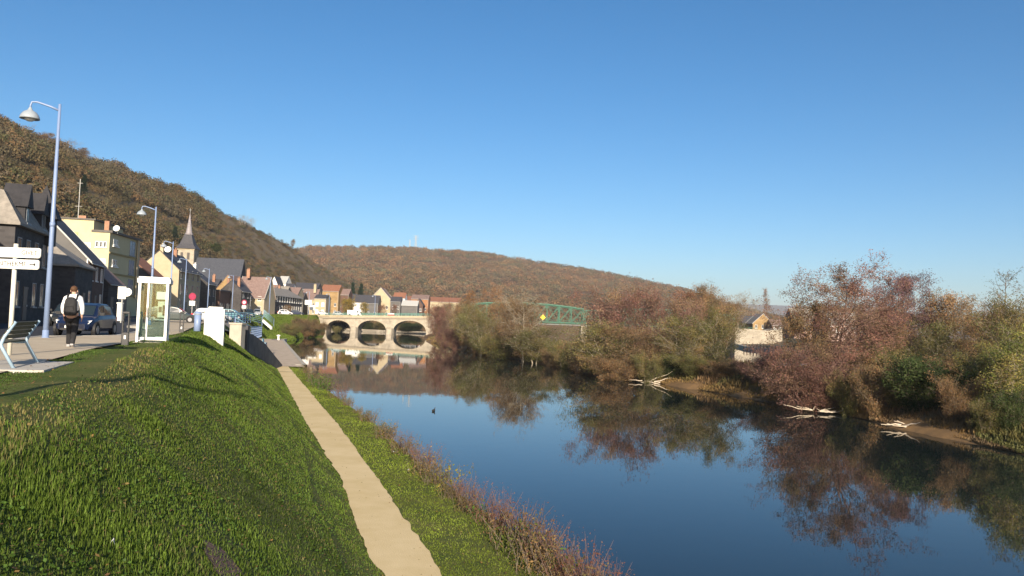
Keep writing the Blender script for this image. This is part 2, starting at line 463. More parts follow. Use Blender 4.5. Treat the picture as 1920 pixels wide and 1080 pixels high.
# quay --------------------------------------------------------------
quayM = mat('quay_paving', (.40, .32, .235), .9, scale=1.2, col2=(.50, .41, .31), bump=.3, bscale=12, detail=8)
concM = mat('concrete', (.36, .33, .27), .9, scale=1.4, col2=(.46, .42, .35), bump=.2, bscale=9, detail=8)
ysq = np.concatenate([np.arange(80.5, 90, 1.0), np.arange(90, 166, 3.0)])
sheet('quay', lambda y: water_l(y) - 9, lambda y: water_l(y) - .35, ysq, lambda y: .66, quayM, 4, 0, 1, 0)
qe = MB()
for a, b in zip(ysq[3:-1], ysq[4:]):
    x0, x1 = float(water_l(a)), float(water_l(b))
    qe.add([(x0 - .4, a, .30), (x0 + .18, a, .02 - .4), (x0 + .06, a, .70), (x0 - .4, a, .70), (x1 - .4, b, .30), (x1 + .18, b, -.38), (x1 + .06, b, .70), (x1 - .4, b, .70)],
           [(1, 2, 6, 5), (2, 3, 7, 6), (0, 4, 7, 3)])
x0 = float(water_l(84)); qe.b2((x0 - .9, 83.2, -.4), (x0 - .3, 84.6, .705))
struct(qe.build('quay_edge', concM))
# paved slope above the quay and the wall of the steps
inner = ip([(62, -21.1), (80.5, -23.1), (92, -28.0), (140, -44.6), (166, -52.5)])
inz = ip([(62, 4.25), (80.5, .78), (92, .68), (166, .67)])
outer = ip([(62, -23.2), (80.5, -29.2), (140, -49.4), (166, -56.5)])
V = []; yy = np.concatenate([np.arange(62, 92, 1.5), np.arange(92, 167, 4)])
for y in yy:
    for j in range(5):
        t = j / 4; V.append((float(outer(y)) * (1 - t) + float(inner(y)) * t, y, (float(street_z(y)) + .02) * (1 - t) + (float(inz(y)) + .02) * t))
idx = np.arange(len(yy) * 5).reshape(len(yy), 5)
Fq = np.stack([idx[:-1, :-1], idx[:-1, 1:], idx[1:, 1:], idx[1:, :-1]], -1).reshape(-1, 4)
struct(link('paved_slope', npmesh('paved_slope', np.array(V), Fq, quayM, smooth=False)))

# a bare spot of earth low on the bank
V = []; ys_ = np.linspace(8.3, 9.15, 8)
for y in ys_:
    hw = .20 * math.sqrt(max(1 - ((y - 8.73) / .46) ** 2, .02)) * (1 + .35 * math.sin(y * 17) + .25 * math.sin(y * 41))
    for j in range(5):
        x = -3.0 - (y - 8.73) * .35 + hw * (j / 2 - 1); V.append((x, y, float(slope_z(x, y)) + .012))
idx = np.arange(40).reshape(8, 5); Fq = np.stack([idx[:-1, :-1], idx[:-1, 1:], idx[1:, 1:], idx[1:, :-1]], -1).reshape(-1, 4)
struct(link('bare_soil', npmesh('bare_soil', np.array(V), Fq, mat('bare_earth', (.10, .06, .05), .95, scale=9, col2=(.20, .13, .10), bump=.8, bscale=30, detail=10), smooth=True)))

m = MB(); y = 73.5; m.b2((float(path_l(y)) - .1, y - .12, .55), (float(path_r(y)) + .1, y + .12, .641)); struct(m.build('drain_channel', mat('dark_drain', (.14, .12, .09), .9, var=.2, scale=4)))
# ================================================================== buildings
slateM = mat('slate_roof', (.045, .045, .055), .7, scale=2.5, col2=(.075, .073, .08), bump=.3, bscale=18, detail=8)
darkslM = mat('dark_slate_cladding', (.022, .022, .026), .75, scale=2.5, col2=(.035, .034, .038), bump=.2)
slateLM = mat('pale_slate_roof', (.20, .18, .155), .8, scale=2, col2=(.30, .27, .23), bump=.3, bscale=18, detail=8)
plumM = mat('plum_tile_roof', (.17, .115, .10), .8, scale=2, col2=(.24, .17, .15), bump=.3, bscale=16, detail=8)
orangeM = mat('orange_tile_roof', (.22, .095, .055), .85, scale=2, col2=(.28, .13, .08), bump=.3, bscale=16, detail=8)
creamM = mat('cream_render', (.37, .305, .20), .9, scale=.7, col2=(.43, .365, .25), bump=.1, detail=7)
yellowM = mat('yellow_render', (.47, .42, .255), .85, scale=.5, col2=(.52, .47, .295), bump=.06, detail=7)
whiteM = mat('white_render', (.72, .70, .66), .85, scale=.6, col2=(.80, .79, .76), detail=7)
greyM = mat('grey_render', (.10, .097, .095), .9, scale=.6, col2=(.13, .125, .12), detail=7)
brownM = brickmat('brown_brick', (.10, .055, .042), (.13, .07, .05), (.11, .09, .075), 2.2)
darkstM = brickmat('shaded_dark_stone', (.050, .047, .048), (.075, .07, .07), (.065, .06, .06), 1.3)  # dark stone, colour lowered further to carry the shade on street fronts
ochreM = brickmat('ochre_stone', (.26, .165, .07), (.32, .215, .10), (.30, .22, .12), 1.3)
palestM = brickmat('pale_stone', (.31, .27, .21), (.38, .335, .265), (.29, .26, .21), 1.1)
pinkM = mat('pink_render', (.32, .22, .185), .9, scale=.6, col2=(.38, .27, .23), detail=7)
framewM = mat('white_window_frame', (.75, .75, .73), .5, var=.05)
framegM = mat('grey_window_frame', (.22, .24, .26), .5, var=.1)
paneM = mat('window_pane', (.02, .025, .03), .08, spec=.6, var=.2, scale=.5)
bluepM = mat('blue_blind_pane', (.10, .16, .26), .2, spec=.5, var=.2, scale=2)
shutM = mat('white_shutter', (.78, .78, .76), .6, var=.04, scale=6)
doorM = mat('dark_door', (.07, .06, .055), .5, var=.2, scale=5)
greenM = mat('green_sign_paint', (.02, .22, .10), .5, var=.1, scale=4)
chimM = brickmat('chimney_brick', (.28, .13, .08), (.34, .17, .10), (.3, .25, .2), 3.0)
zincM = mat('zinc_edge', (.42, .42, .40), .6, var=.1, scale=3)
WC = {}
def window(parent, x, z, w, h, side='front', W=0, D=0, frame=None, pane=None, y=0.0, bars=True):
    frame = frame or framewM; pane = pane or paneM
    key = (round(w, 2), round(h, 2), frame.name, pane.name, bars)
    if key not in WC:
        m = MB(); t = .07
        m.b2((-w / 2, -.05, 0), (-w / 2 + t, .01, h)); m.b2((w / 2 - t, -.05, 0), (w / 2, .01, h))
        m.b2((-w / 2 + t, -.05, h - t), (w / 2 - t, .01, h)); m.b2((-w / 2 + t, -.05, 0), (w / 2 - t, .01, t))
        if bars: m.b2((-.03, -.04, t), (.03, .01, h - t))
        m.b2((-w / 2 - .1, -.16, -.1), (w / 2 + .1, .01, -.003))
        p = MB(); p.b2((-w / 2 + t * .6, -.022, t * .6), (w / 2 - t * .6, .004, h - t * .6))
        WC[key] = (m.mesh('window', frame), p.mesh('pane', pane))
    a, b = WC[key]
    o = link('window', a, parent); q = link('pane', b, o)
    if side == 'front': o.location = (x, y - .002, z)
    elif side == 'near': o.location = (y - .002, x, z); o.rotation_euler = (0, 0, -math.pi / 2)
    return o
def house(label, loc, yaw, W, D, eave, ridge, wall, roof, ridge_axis='x', rtype='gable', cols=0, rows=0, ww=1.0, wh=1.5,
          first=1.0, step=2.9, gcols=0, grows=0, chim=(), door=None, over=.3, base=-1.0, group='houses along the river street',
          frame=None, pane=None, verge=False, name='house', cat='house', hipin=2.5, gx=None):
    """local x along the front, y into the block; front at y=0, near end at x=0"""
    r = thing(name, label, cat, loc, yaw, group)
    m = MB()
    if rtype == 'gable':
        if ridge_axis == 'x':
            m.prism([(0, base), (D, base), (D, eave), (D / 2, ridge), (0, eave)], 0, 0, W)
        else:
            m.prism([(0, base), (W, base), (W, eave), (W / 2, ridge), (0, eave)], 1, 0, D)
    else:
        m.b2((0, 0, base), (W, D, eave))
    m.build('wall', wall, r)
    q = MB(); th = .14; o = over
    if rtype == 'gable':
        span = D if ridge_axis == 'x' else W
        sl = (ridge - eave) / (span / 2)
        ln = (W if ridge_axis == 'x' else D)
        for sg in (0, 1):
            pts = [(-o, eave - o * sl), (span / 2, ridge), (span / 2, ridge + th), (-o, eave - o * sl + th)]
            pts = [(a, b + .004) for a, b in pts]
            if sg: pts = [(span - a, b) for a, b in pts]
            q.prism(pts, 0 if ridge_axis == 'x' else 1, -o * .5, ln + o * .5)
    elif rtype == 'hip':
        h = hipin; z0 = eave + .003
        if ridge_axis == 'x': top = [(h, D / 2, ridge), (W - h, D / 2, ridge)]
        else: top = [(W / 2, h, ridge), (W / 2, D - h, ridge)]
        b = [(-o, -o, z0), (W + o, -o, z0), (W + o, D + o, z0), (-o, D + o, z0)]
        vs = b + [(x, y, z + .16) for x, y, z in b] + top
        fs = [(0, 3, 2, 1), (0, 1, 5, 4), (1, 2, 6, 5), (2, 3, 7, 6), (3, 0, 4, 7)]
        if ridge_axis == 'x': fs += [(4, 5, 9, 8), (5, 6, 9), (6, 7, 8, 9), (7, 4, 8)]
        else: fs += [(4, 5, 8), (5, 6, 9, 8), (6, 7, 9), (7, 4, 8, 9)]
        q.add(vs, fs)
    elif rtype == 'mansard':
        i = hipin; z0 = eave + .003; zm = eave + (ridge - eave) * .72
        ring = lambda d, z: [(-d, -d, z), (W + d, -d, z), (W + d, D + d, z), (-d, D + d, z)]
        vs = ring(o, z0) + ring(o, z0 + .15) + ring(-i * .45, zm) + [(i, D / 2, ridge), (W - i, D / 2, ridge)]
        fs = [(0, 3, 2, 1)] + [(a, (a + 1) % 4, 4 + (a + 1) % 4, 4 + a) for a in range(4)] + [(4 + a, 4 + (a + 1) % 4, 8 + (a + 1) % 4, 8 + a) for a in range(4)]
        fs += [(8, 9, 13, 12), (9, 10, 13), (10, 11, 12, 13), (11, 8, 12)]
        q.add(vs, fs)
    elif rtype == 'flat':
        q.b2((-o, -o, eave + .003), (W + o, D + o, eave + .3))
    rf = q.build('roof', roof, r)
    if rtype == 'gable' and ridge_axis == 'x' and W > 4:
        gt = MB(); sl_ = (ridge - eave) / (D / 2); gt.tube([(-.1, -o - .06, eave - o * sl_ + .02), (W + .1, -o - .06, eave - o * sl_ + .02)], .07, 6); gt.tube([(W - .15, -.08, 0), (W - .15, -.08, eave - .3)], .045, 6)
        gt.build('gutter', zincM, r)
    if verge:
        span = D if ridge_axis == 'x' else W; ln = W if ridge_axis == 'x' else D
        sl = (ridge - eave) / (span / 2)
        for e in (-o * .5 - .10, ln + o * .5 + .003):
            vb = MB()
            for sg in (0, 1):
                pts = [(-o - .05, eave - o * sl), (span / 2, ridge), (span / 2, ridge + th + .07), (-o - .05, eave - o * sl + th + .07)]
                if sg: pts = [(span - a, b) for a, b in pts]
                vb.prism(pts, 0 if ridge_axis == 'x' else 1, e, e + .1)
            vb.build('verge', zincM, rf)
    for c in chim:
        cx, cy, cz, ch = c[:4]; cw = c[4] if len(c) > 4 else .7
        k = MB(); k.b2((cx - cw / 2, cy - .3, cz), (cx + cw / 2, cy + .3, cz + ch)); k.b2((cx - cw / 2 - .07, cy - .37, cz + ch), (cx + cw / 2 + .07, cy + .37, cz + ch + .12))
        for s in (-.22, .22): k.tube([(cx + s * cw, cy, cz + ch + .12), (cx + s * cw, cy, cz + ch + .5)], .11, 6)
        k.build('chimney', c[5] if len(c) > 5 else chimM, rf)
    for i in range(rows):
        for j in range(cols):
            x = W * (j + .5) / cols
            if door is not None and i == 0 and j == door:
                d = MB(); d.b2((x - .5, -.04, .05), (x + .5, .01, 2.2)); d.b2((x - .6, -.06, 2.2), (x + .6, .01, 2.35))
                do = d.build('door', doorM, r); hh = MB(); hh.b2((x + .3, -.1, 1.0), (x + .4, -.04, 1.12)); hh.build('handle', zincM, do)
                continue
            window(r, x, first + i * step, ww, wh, frame=frame, pane=pane)
    for i in range(grows):
        for j in range(gcols):
            y = D * (j + .5) / gcols
            if ridge_axis == 'x': window(r, y, first + i * step, ww, wh, side='near', frame=frame, pane=pane)
    return r
STREET = math.atan2(.95, -.311)                # direction of the street going away
def st(px, L=None, Y=None):                    # ground point of a street corner at pixel column px, depth Y
    return (XY(px, Y), Y, float(street_z(Y)))
# ---- the row on the left, nearest first
y0 = 28.0
house('stone house nearest the camera, out past the left edge', (-.327 * 22 - 16.6, 22, 4.75), STREET, 24, 10, 6.6, 10.6, darkstM, slateM, cols=6, rows=2, door=2, chim=((1, 5, 9.6, 1.6),))
A = house('dark slate mansard house with spiky dormers at left edge', st(18, Y=52), STREET, 9.0, 9.0, 6.3, 9.6, darkstM, slateLM, rtype='mansard',
          cols=4, rows=2, door=1, hipin=2.4, ww=1.0, wh=1.7, chim=((8.2, 6.5, 8.6, 1.9, .8),), over=.35, frame=framegM)
for i, x in enumerate((2.2, 6.6)):            # dormers with steep pointed roofs
    d = MB(); d.b2((x - .6, -.12, 6.5), (x + .6, 1.4, 7.7)); d.prism([(x - .8, 7.7), (x + .8, 7.7), (x, 9.3)], 1, -.3, 1.3)
    do = d.build('dormer', darkslM, A)
    window(do, x, 6.65, .8, 1.1, y=-.125, frame=framegM)
d = MB(); d.b2((7.9, -.5, 5.6), (9.1, .9, 7.6)); d.add([(7.6, -.8, 7.6), (9.4, -.8, 7.6), (9.4, 1.2, 7.6), (7.6, 1.2, 7.6), (8.5, .2, 10.2)], [(0, 3, 2, 1), (0, 1, 4), (1, 2, 4), (2, 3, 4), (3, 0, 4)])
d.build('turret', darkslM, A)
house('low dark house with hipped pale slate roof beside grey gable', st(136, Y=68), STREET, 8.0, 6.5, 4.5, 7.2, darkstM, slateLM, rtype='hip', cols=3, rows=1, door=1, ww=1, wh=1.6, frame=framegM, hipin=2.6)
C = house('tall grey rendered gable house with brown front', st(160, Y=83), STREET, 9.0, 8.8, 5.9, 10.5, greyM, slateM, cols=3, rows=2, door=1, ww=1.0, wh=1.5, verge=True, chim=())
fr = MB(); fr.b2((.02, -.06, -.5), (8.98, -.004, 5.75)); fr.build('front_cladding', brownM, C)
for ch in list(C.children):
    if ch.name.startswith(('window', 'door')): ch.location.y -= .06
pp = MB(); pp.tube([(-.12, .1, 0), (-.12, .1, 6.0)], .07, 8); pp.build('downpipe', framewM, C)
house('small dark stone house with purple roof under yellow block', st(200, Y=95), R(100), 6.0, 5.5, 4.0, 6.4, darkstM, plumM, cols=2, rows=1, door=0, gcols=2, grows=1, ww=.8, wh=1.3, over=.25)
# ---- the yellow block of flats
yx = st(197, Y=106)
B = thing('apartment_block', 'yellow four storey block of flats with blue stair windows', 'apartment block', yx, R(98))
fw = 12.5; fd = 2.3
m = MB(); m.b2((0, 0, -1), (fw, fd, 11.0)); m.b2((.6, fd + .003, -1), (fw - .5, fd + 11, 12.6)); m.build('wall', yellowM, B)
m = MB(); m.b2((-.15, -.35, 11.003), (fw + .3, fd - .003, 11.3)); m.b2((.4, fd - .25, 12.603), (fw - .3, fd + 11.2, 12.8)); m.build('roof', mat('flat_roof', (.12, .11, .10), .9, var=.15), B)
m = MB()
for z in (2.75, 5.5, 8.25): m.b2((-.003, -.16, z), (fw, -.003, z + .22))
m.build('floor_band', mat('floor_band_render', (.30, .24, .11), .9, var=.08), B)
for z in (3.2, 5.95, 8.7):
    for k in range(3): window(B, 1.6 + k * .62, z + .85, .5, .75, frame=framewM, bars=False)
    window(B, 9.2, z - .1, 2.3, 2.1, frame=framegM, pane=bluepM)
    w = MB(); w.b2((1.1, -.22, z + .55), (3.4, -.004, z + .68)); w.build('sill', framewM, B)
m = MB(); m.b2((10.9, -.3, 2.6), (11.6, -.163, 11.0)); m.build('pilaster', creamM, B)
for k in range(3): window(B, .55 + k * .5, 9.0, .36, .8, side='near', frame=framewM, bars=False)
window(B, 1.15, 6.3, 1.6, 1.2, side='near', frame=shutM, pane=shutM); window(B, 1.15, 3.4, 1.6, 1.2, side='near', frame=framewM)
for k in range(3): window(B, 2.75 + k * .5, 9.0, .36, .6, side='near', frame=framewM, pane=shutM, y=.6, bars=False)
m = MB(); m.b2((.55, fd + 1.9, 7.0), (.598, fd + 3.1, 10.9)); m.build('loggia', mat('loggia_shade_render', (.50, .37, .17), .9, var=.1), B)
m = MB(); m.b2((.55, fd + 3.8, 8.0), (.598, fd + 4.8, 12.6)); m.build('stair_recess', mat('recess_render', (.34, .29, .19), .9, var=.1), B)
m = MB(); m.b2((1.0, -.05, 0.1), (3.8, -.004, 2.4)); m.b2((5, -.05, .1), (8, -.004, 2.4)); m.build('garage_door', doorM, B)
for p0_, p1_ in (((2.4, 1.0, 11.303), (3.0, 1.6, 12.8)), ((8.6, fd + 4, 12.803), (9.4, fd + 5, 14)), ((1.2, fd + 5, 12.803), (1.8, fd + 5.6, 13.4))): m = MB(); m.b2(p0_, p1_); m.build('chimney', chimM, B)
def dish(label, c, r=.42):
    t = thing('satellite_dish', label, 'satellite dish', c, 0, 'white satellite dishes')
    m = MB(); m.lathe([(0.001, .0), (r * .5, .03), (r * .85, .1), (r, .16), (r * .98, .18), (r * .8, .13), (0.001, .03)], 18)
    o = m.build('reflector', framewM, t, True); o.rotation_euler = (R(72), 0, R(8))
    m = MB(); m.tube([(0, .02, 0), (0, .25, -.1), (0, .25, -.6)], .03, 6); m.build('mast', zincM, t)
    m = MB(); m.tube([(0, -.05, -.3), (0, -.42, .1)], .015, 5); m.box((0, -.42, .12), (.08, .12, .08)); m.build('receiver', zincM, t)
dish('white round satellite dish on the yellow block roof', P(219, 429, 106), .42)
dish('white round satellite dish low beside the yellow block', P(239, 549, 88), .5)
dish('white round satellite dish on roof left of church tower', P(315, 468, 150), .6)
t = thing('antenna_mast', 'thin aerial mast with crossbars on yellow block roof', 'antenna', P(146, 415, 116))
m = MB(); m.tube([(0, 0, -.6), (0, 0, 6.2)], .05, 6); m.tube([(-.5, 0, 2.2), (.5, 0, 2.2)], .03, 5); m.tube([(-.4, 0, 5.6), (.4, 0, 5.6)], .03, 5); m.build('mast', zincM, t)
# ---- behind the flats up to the church
house('dark house with orange tiled gable right of yellow block', st(275, Y=132), R(100), 9, 7, 6.6, 9.6, darkstM, orangeM, cols=3, rows=2, door=1, over=.3, frame=framegM)
house('low garage building with cream fascia beside yellow block', st(252, Y=120), STREET, 6, 5, 2.9, 3.3, creamM, slateM, rtype='flat', cols=2, rows=1, first=.4, ww=1.8, wh=1.9, pane=paneM, frame=framegM, over=.2)
house('cream gable house with dark windowed front left of church', st(331, Y=152), R(98), 16.6, 7.4, 8.4, 11.9, creamM, slateM, cols=4, rows=3, door=1, ww=1.3, wh=1.9, step=2.9, chim=((.6, 3.4, 11.3, 1.6, 1.0, creamM), (9, 3.2, 11.2, 1.5)), frame=framegM, verge=False)
house('narrow house with white chimney stack right of cream gable', st(386, Y=176), R(98), 8, 8, 6.6, 9.4, darkstM, slateM, cols=2, rows=2, door=0, chim=((.8, 3, 7.2, 3.4, 1.2, whiteM),), frame=framegM)
def at_front(label, x0, x1, Y, ye, yr, D, wall, roof, **k):
    a = P(x0, 590, Y); b = P(x1, 590, Y); zb = float(street_z(Y))
    zb = k.pop('zb', zb)
    return house(label, (a.x, Y, zb), k.pop('yaw', 0.0), b.x - a.x, D, ZY(x0, ye, Y) - zb, ZY(x0, yr, Y) - zb, wall, roof, **k)
at_front('ochre stone gable house below the church nave', 402, 446, 200, 543, 515, 9, ochreM, plumM, ridge_axis='y', cols=2, rows=2, ww=.9, wh=1.4)
sh = house('dark shop front with green sign below ochre gable', st(410, Y=186), R(95), 9, 7, 5.2, 5.5, brownM, slateM, rtype='flat', cols=3, rows=1, door=1, first=.7, ww=1.8, wh=1.7, frame=framegM, over=.2)
m = MB(); m.b2((-.2, .8, 3.2), (-.05, 3.4, 3.35)); m.b2((-.2, .8, 4.1), (-.05, 3.4, 4.25)); m.b2((-.2, 1.5, 3.35), (-.05, 1.8, 4.1)); m.b2((-.2, 2.6, 3.35), (-.05, 2.9, 4.1)); m.build('green_sign', greenM, sh)
at_front('big sunlit purple roofed house with white verge', 441, 494, 214, 556, 517, 10, creamM, plumM, cols=3, rows=2, ww=.9, wh=1.2, verge=True, chim=((2.0, 3, 9.6, 2.2, .8),), first=.9, step=2.6)
house('dark stone house with twin chimneys before the sunlit roof', st(450, Y=196), R(90), 7, 5, 5.6, 8.0, darkstM, slateM, cols=2, rows=2, chim=((1, 1, 6.4, 2.2, .6), (1, 3.6, 6.4, 2.2, .6)), frame=framegM)
house('long dark terrace with rows of tall windows', st(500, Y=226), R(91), 40, 10, 5.6, 8.2, darkstM, slateLM, cols=14, rows=2, door=3, ww=1.1, wh=1.7, frame=framewM, chim=((12, 5, 7.4, 1.6), (30, 5, 7.4, 1.6)), step=2.8)
at_front('white house with steep gable high behind the terrace', 502, 520, 300, 538, 518, 8, whiteM, slateM, ridge_axis='y', cols=2, rows=2, ww=.9, wh=1.3, zb=9)
at_front('small white house with round roof end on hillside', 518, 533, 310, 530, 517, 8, whiteM, zincM, cols=2, rows=1, ww=.9, wh=1.3, zb=12)
at_front('white cottage half hidden right of the steep gable', 531, 545, 300, 541, 531, 7, whiteM, slateM, cols=2, rows=1, ww=.8, wh=1.2, zb=9)
at_front('long slate roofed house at foot of hill', 548, 592, 310, 541, 529, 9, greyM, slateM, cols=5, rows=1, chim=((7.5, 4, 5, 2),), zb=9)
at_front('plum roofed cream house left of the bridge end', 563, 592, 300, 560, 541, 9, creamM, plumM, cols=3, rows=2, ww=.9, wh=1.3, chim=((4.6, 2, 8.5, 3.0, .9, creamM),), first=.7, step=2.6)
at_front('narrow cream house front at the bridge end', 588, 610, 296, 559, 552, 8, creamM, slateM, cols=2, rows=2, ww=1.0, wh=1.5, first=.7, step=2.7, frame=shutM, pane=shutM)
at_front('ochre house with orange roof behind the bridge end', 600, 633, 330, 545, 533, 9, ochreM, orangeM, cols=3, rows=2, ww=.9, wh=1.4, chim=((5.5, 4, 8.3, 1.6),))
at_front('dark purple brick house by the yellow tree', 632, 652, 334, 552, 541, 8, brownM, plumM, cols=2, rows=2, ww=.8, wh=1.3, frame=framegM)
at_front('slate roofed house with pale end wall behind bridge', 660, 694, 345, 566, 552, 9, whiteM, slateM, cols=3, rows=1, ww=.9, wh=1.3)
at_front('grey roofed house leaning on the tall gable', 684, 708, 342, 568, 553, 9, greyM, slateM, cols=2, rows=1, ww=.9, wh=1.3)
at_front('tall cream gable house with brick chimney behind bridge', 693, 731, 350, 560, 539, 10, creamM, plumM, ridge_axis='y', cols=3, rows=2, ww=.9, wh=1.5, chim=((6.0, .8, 7.2, 2.8, .9),), verge=True, first=.9)
at_front('dark blue slate house right of the tall gable', 731, 750, 346, 565, 556, 8, greyM, slateM, cols=2, rows=2, ww=.8, wh=1.2)
at_front('orange roofed cottage with white gable peak', 736, 758, 372, 558, 548, 8, whiteM, orangeM, cols=2, rows=2, ww=.8, wh=1.2)
at_front('grey garage with dark openings behind the bridge', 752, 782, 340, 572, 563, 7, greyM, zincM, cols=3, rows=1, ww=1.6, wh=1.6, first=.3, frame=framegM)
at_front('orange brick house with stepped chimney near the bridge right end', 770, 802, 360, 560, 552, 9, mat('orange_render', (.30, .15, .075), .9, var=.12, scale=.8), plumM, cols=3, rows=2, ww=.8, wh=1.3, chim=((6.5, 2, 8, 1.8, .8, darkstM),))
at_front('long low hall with bright orange roof', 750, 862, 420, 563, 554, 16, creamM, orangeM, cols=12, rows=1, ww=1.4, wh=1.6, chim=())
for lab, x0, x1, Y, ye, yr, wl_, rf_, ax, ch_ in (
    ('slate roofed house behind narrow white chimney house', 376, 400, 215, 541, 522, greyM, slateM, 'x', ((2.0, 3, 7.5, 2.4, .7),)),
    ('small ochre house tucked between church nave and purple roof', 424, 442, 236, 545, 527, ochreM, slateM, 'x', ((.8, 3, 8.0, 2.0, .6),)),
    ('brown roofed house peeping over the long terrace left end', 494, 512, 262, 549, 533, creamM, plumM, 'x', ((2.2, 3, 7.0, 2.0, .6),)),
    ('grey roofed house peeping over the long terrace middle', 515, 534, 268, 550, 536, greyM, slateLM, 'x', ((1.0, 3, 6.0, 2.0, .6),)),
    ('pale house with plum roof over the terrace right end', 536, 556, 275, 552, 538, creamM, plumM, 'x', ((2.8, 3, 6.4, 2.0, .6),)),
    ('dark stone house squeezed beside the plum roofed house', 550, 566, 292, 562, 548, darkstM, slateM, 'x', ((1.0, 3, 6.4, 2.2, .6),)),
    ('cream cottage behind the yellow tree', 640, 662, 372, 562, 550, creamM, slateM, 'x', ((1.2, 3, 5.0, 2.0, .7),)),
    ('brick cottage with slate roof beside the grey garage', 776, 792, 352, 571, 560, brownM, slateM, 'y', ()),
):
    at_front(lab, x0, x1, Y, ye, yr, 8, wl_, rf_, ridge_axis=ax, cols=2, rows=2, ww=.8, wh=1.3, chim=ch_, first=.8, step=2.6)
# right bank of the large river
QF = math.atan2(1, 0)
at_front('ochre gable house above the pale bridge abutment', 1412, 1450, 330, 606, 588, 10, ochreM, slateLM, ridge_axis='y', cols=3, rows=1, ww=1.0, wh=1.4, verge=True, zb=6.2)
at_front('dark slate roofed house left of the ochre gable', 1393, 1418, 350, 606, 592, 9, creamM, slateM, cols=2, rows=1, zb=6.2)
at_front('small brick house right of the ochre gable', 1448, 1468, 322, 610, 599, 8, brownM, plumM, cols=2, rows=1, zb=5.6, ww=.9, wh=1.2)
at_front('pink rendered house seen through the red alder', 1552, 1606, 175, 606, 584, 9, pinkM, slateLM, cols=4, rows=2, ww=.9, wh=1.3, zb=5.4)
at_front('pale house with slate roof behind the tall alder', 1490, 1535, 215, 606, 578, 9, pinkM, slateLM, cols=3, rows=1, zb=5.4)
at_front('blue grey roofed house behind the dark alder', 1672, 1712, 200, 612, 598, 9, greyM, slateM, cols=3, rows=1, zb=5.4)
at_front('low white building far behind the right trees', 1764, 1795, 190, 646, 641, 7, whiteM, slateM, rtype='flat', cols=3, rows=1, first=.3, ww=.8, wh=.8, zb=3.8)
# ---- the church
ch = thing('church', 'stone church with slate spire and dark nave roof', 'church', (XY(325, 252), 252, 5.5), R(6))
tw = 5.2; zt = ZY(345, 466, 252) - 5.5
m = MB(); m.b2((0, 0, -1), (tw, tw, zt)); tower = m.build('tower', palestM, ch)
m = MB(); m.b2((-.15, -.15, zt - .3), (tw + .15, tw + .15, zt + .05)); m.build('cornice', creamM, tower)
for sx in (1.5, 3.5):
    m = MB(); m.b2((sx - .4, -.06, zt - 3.4), (sx + .4, -.004, zt - 1.2)); m.build('louvre', doorM, tower)
    m = MB(); m.b2((tw + .004, sx - .4, zt - 3.4), (tw + .06, sx + .4, zt - 1.2)); m.build('louvre', doorM, tower)
zf = ZY(350, 438, 252) - 5.5; zs = ZY(352, 398, 252) - 5.5
m = MB(); c = tw / 2; prof = [(c + .55, zt + .06), (c * .78, zt + (zf - zt) * .35), (c * .45, zf - .4), (c * .36, zf)]
secs = [[(c + a * r_, c + b * r_, z) for a, b in ((-1, -1), (1, -1), (1, 1), (-1, 1))] for r_, z in prof]
m.loft(secs); sp = m.build('spire_skirt', slateM, ch)
m = MB(); secs = [[(c + r_ * math.cos(k * math.pi / 4 + .39), c + r_ * math.sin(k * math.pi / 4 + .39), z) for k in range(8)] for r_, z in ((1.25, zf - .1), (1.3, zf + .25), (1.0, zf + .35), (.5, zf + (zs - zf) * .55), (.06, zs))]
m.loft(secs); m.build('spire', mat('spire_slate', (.22, .20, .22), .6, scale=2, col2=(.30, .28, .29)), ch)
m = MB(); m.tube([(c, c, zs - .1), (c, c, zs + 1.6)], .05, 6); m.tube([(c - .4, c, zs + 1.1), (c + .4, c, zs + 1.1)], .04, 6); m.build('cross', zincM, ch)
nl = 14.5; ze = 11.5 - 2; zr = ZY(385, 485, 258) - 5.5
m = MB(); m.prism([(-1.5, -1), (8.5, -1), (8.5, ze), (3.5, zr), (-1.5, ze)], 0, tw + .005, tw + nl); m.build('nave', darkstM, ch)
m = MB()
for sg in (0, 1):
    pts = [(-2, ze - .5), (3.5, zr + .004), (3.5, zr + .2), (-2, ze - .3)]
    if sg: pts = [(7 - a, b) for a, b in pts]
    m.prism(pts, 0, tw + .01, tw + nl + .3)
m.build('nave_roof', mat('nave_slate', (.045, .05, .065), .6, scale=2, col2=(.07, .075, .09), bump=.2), ch)
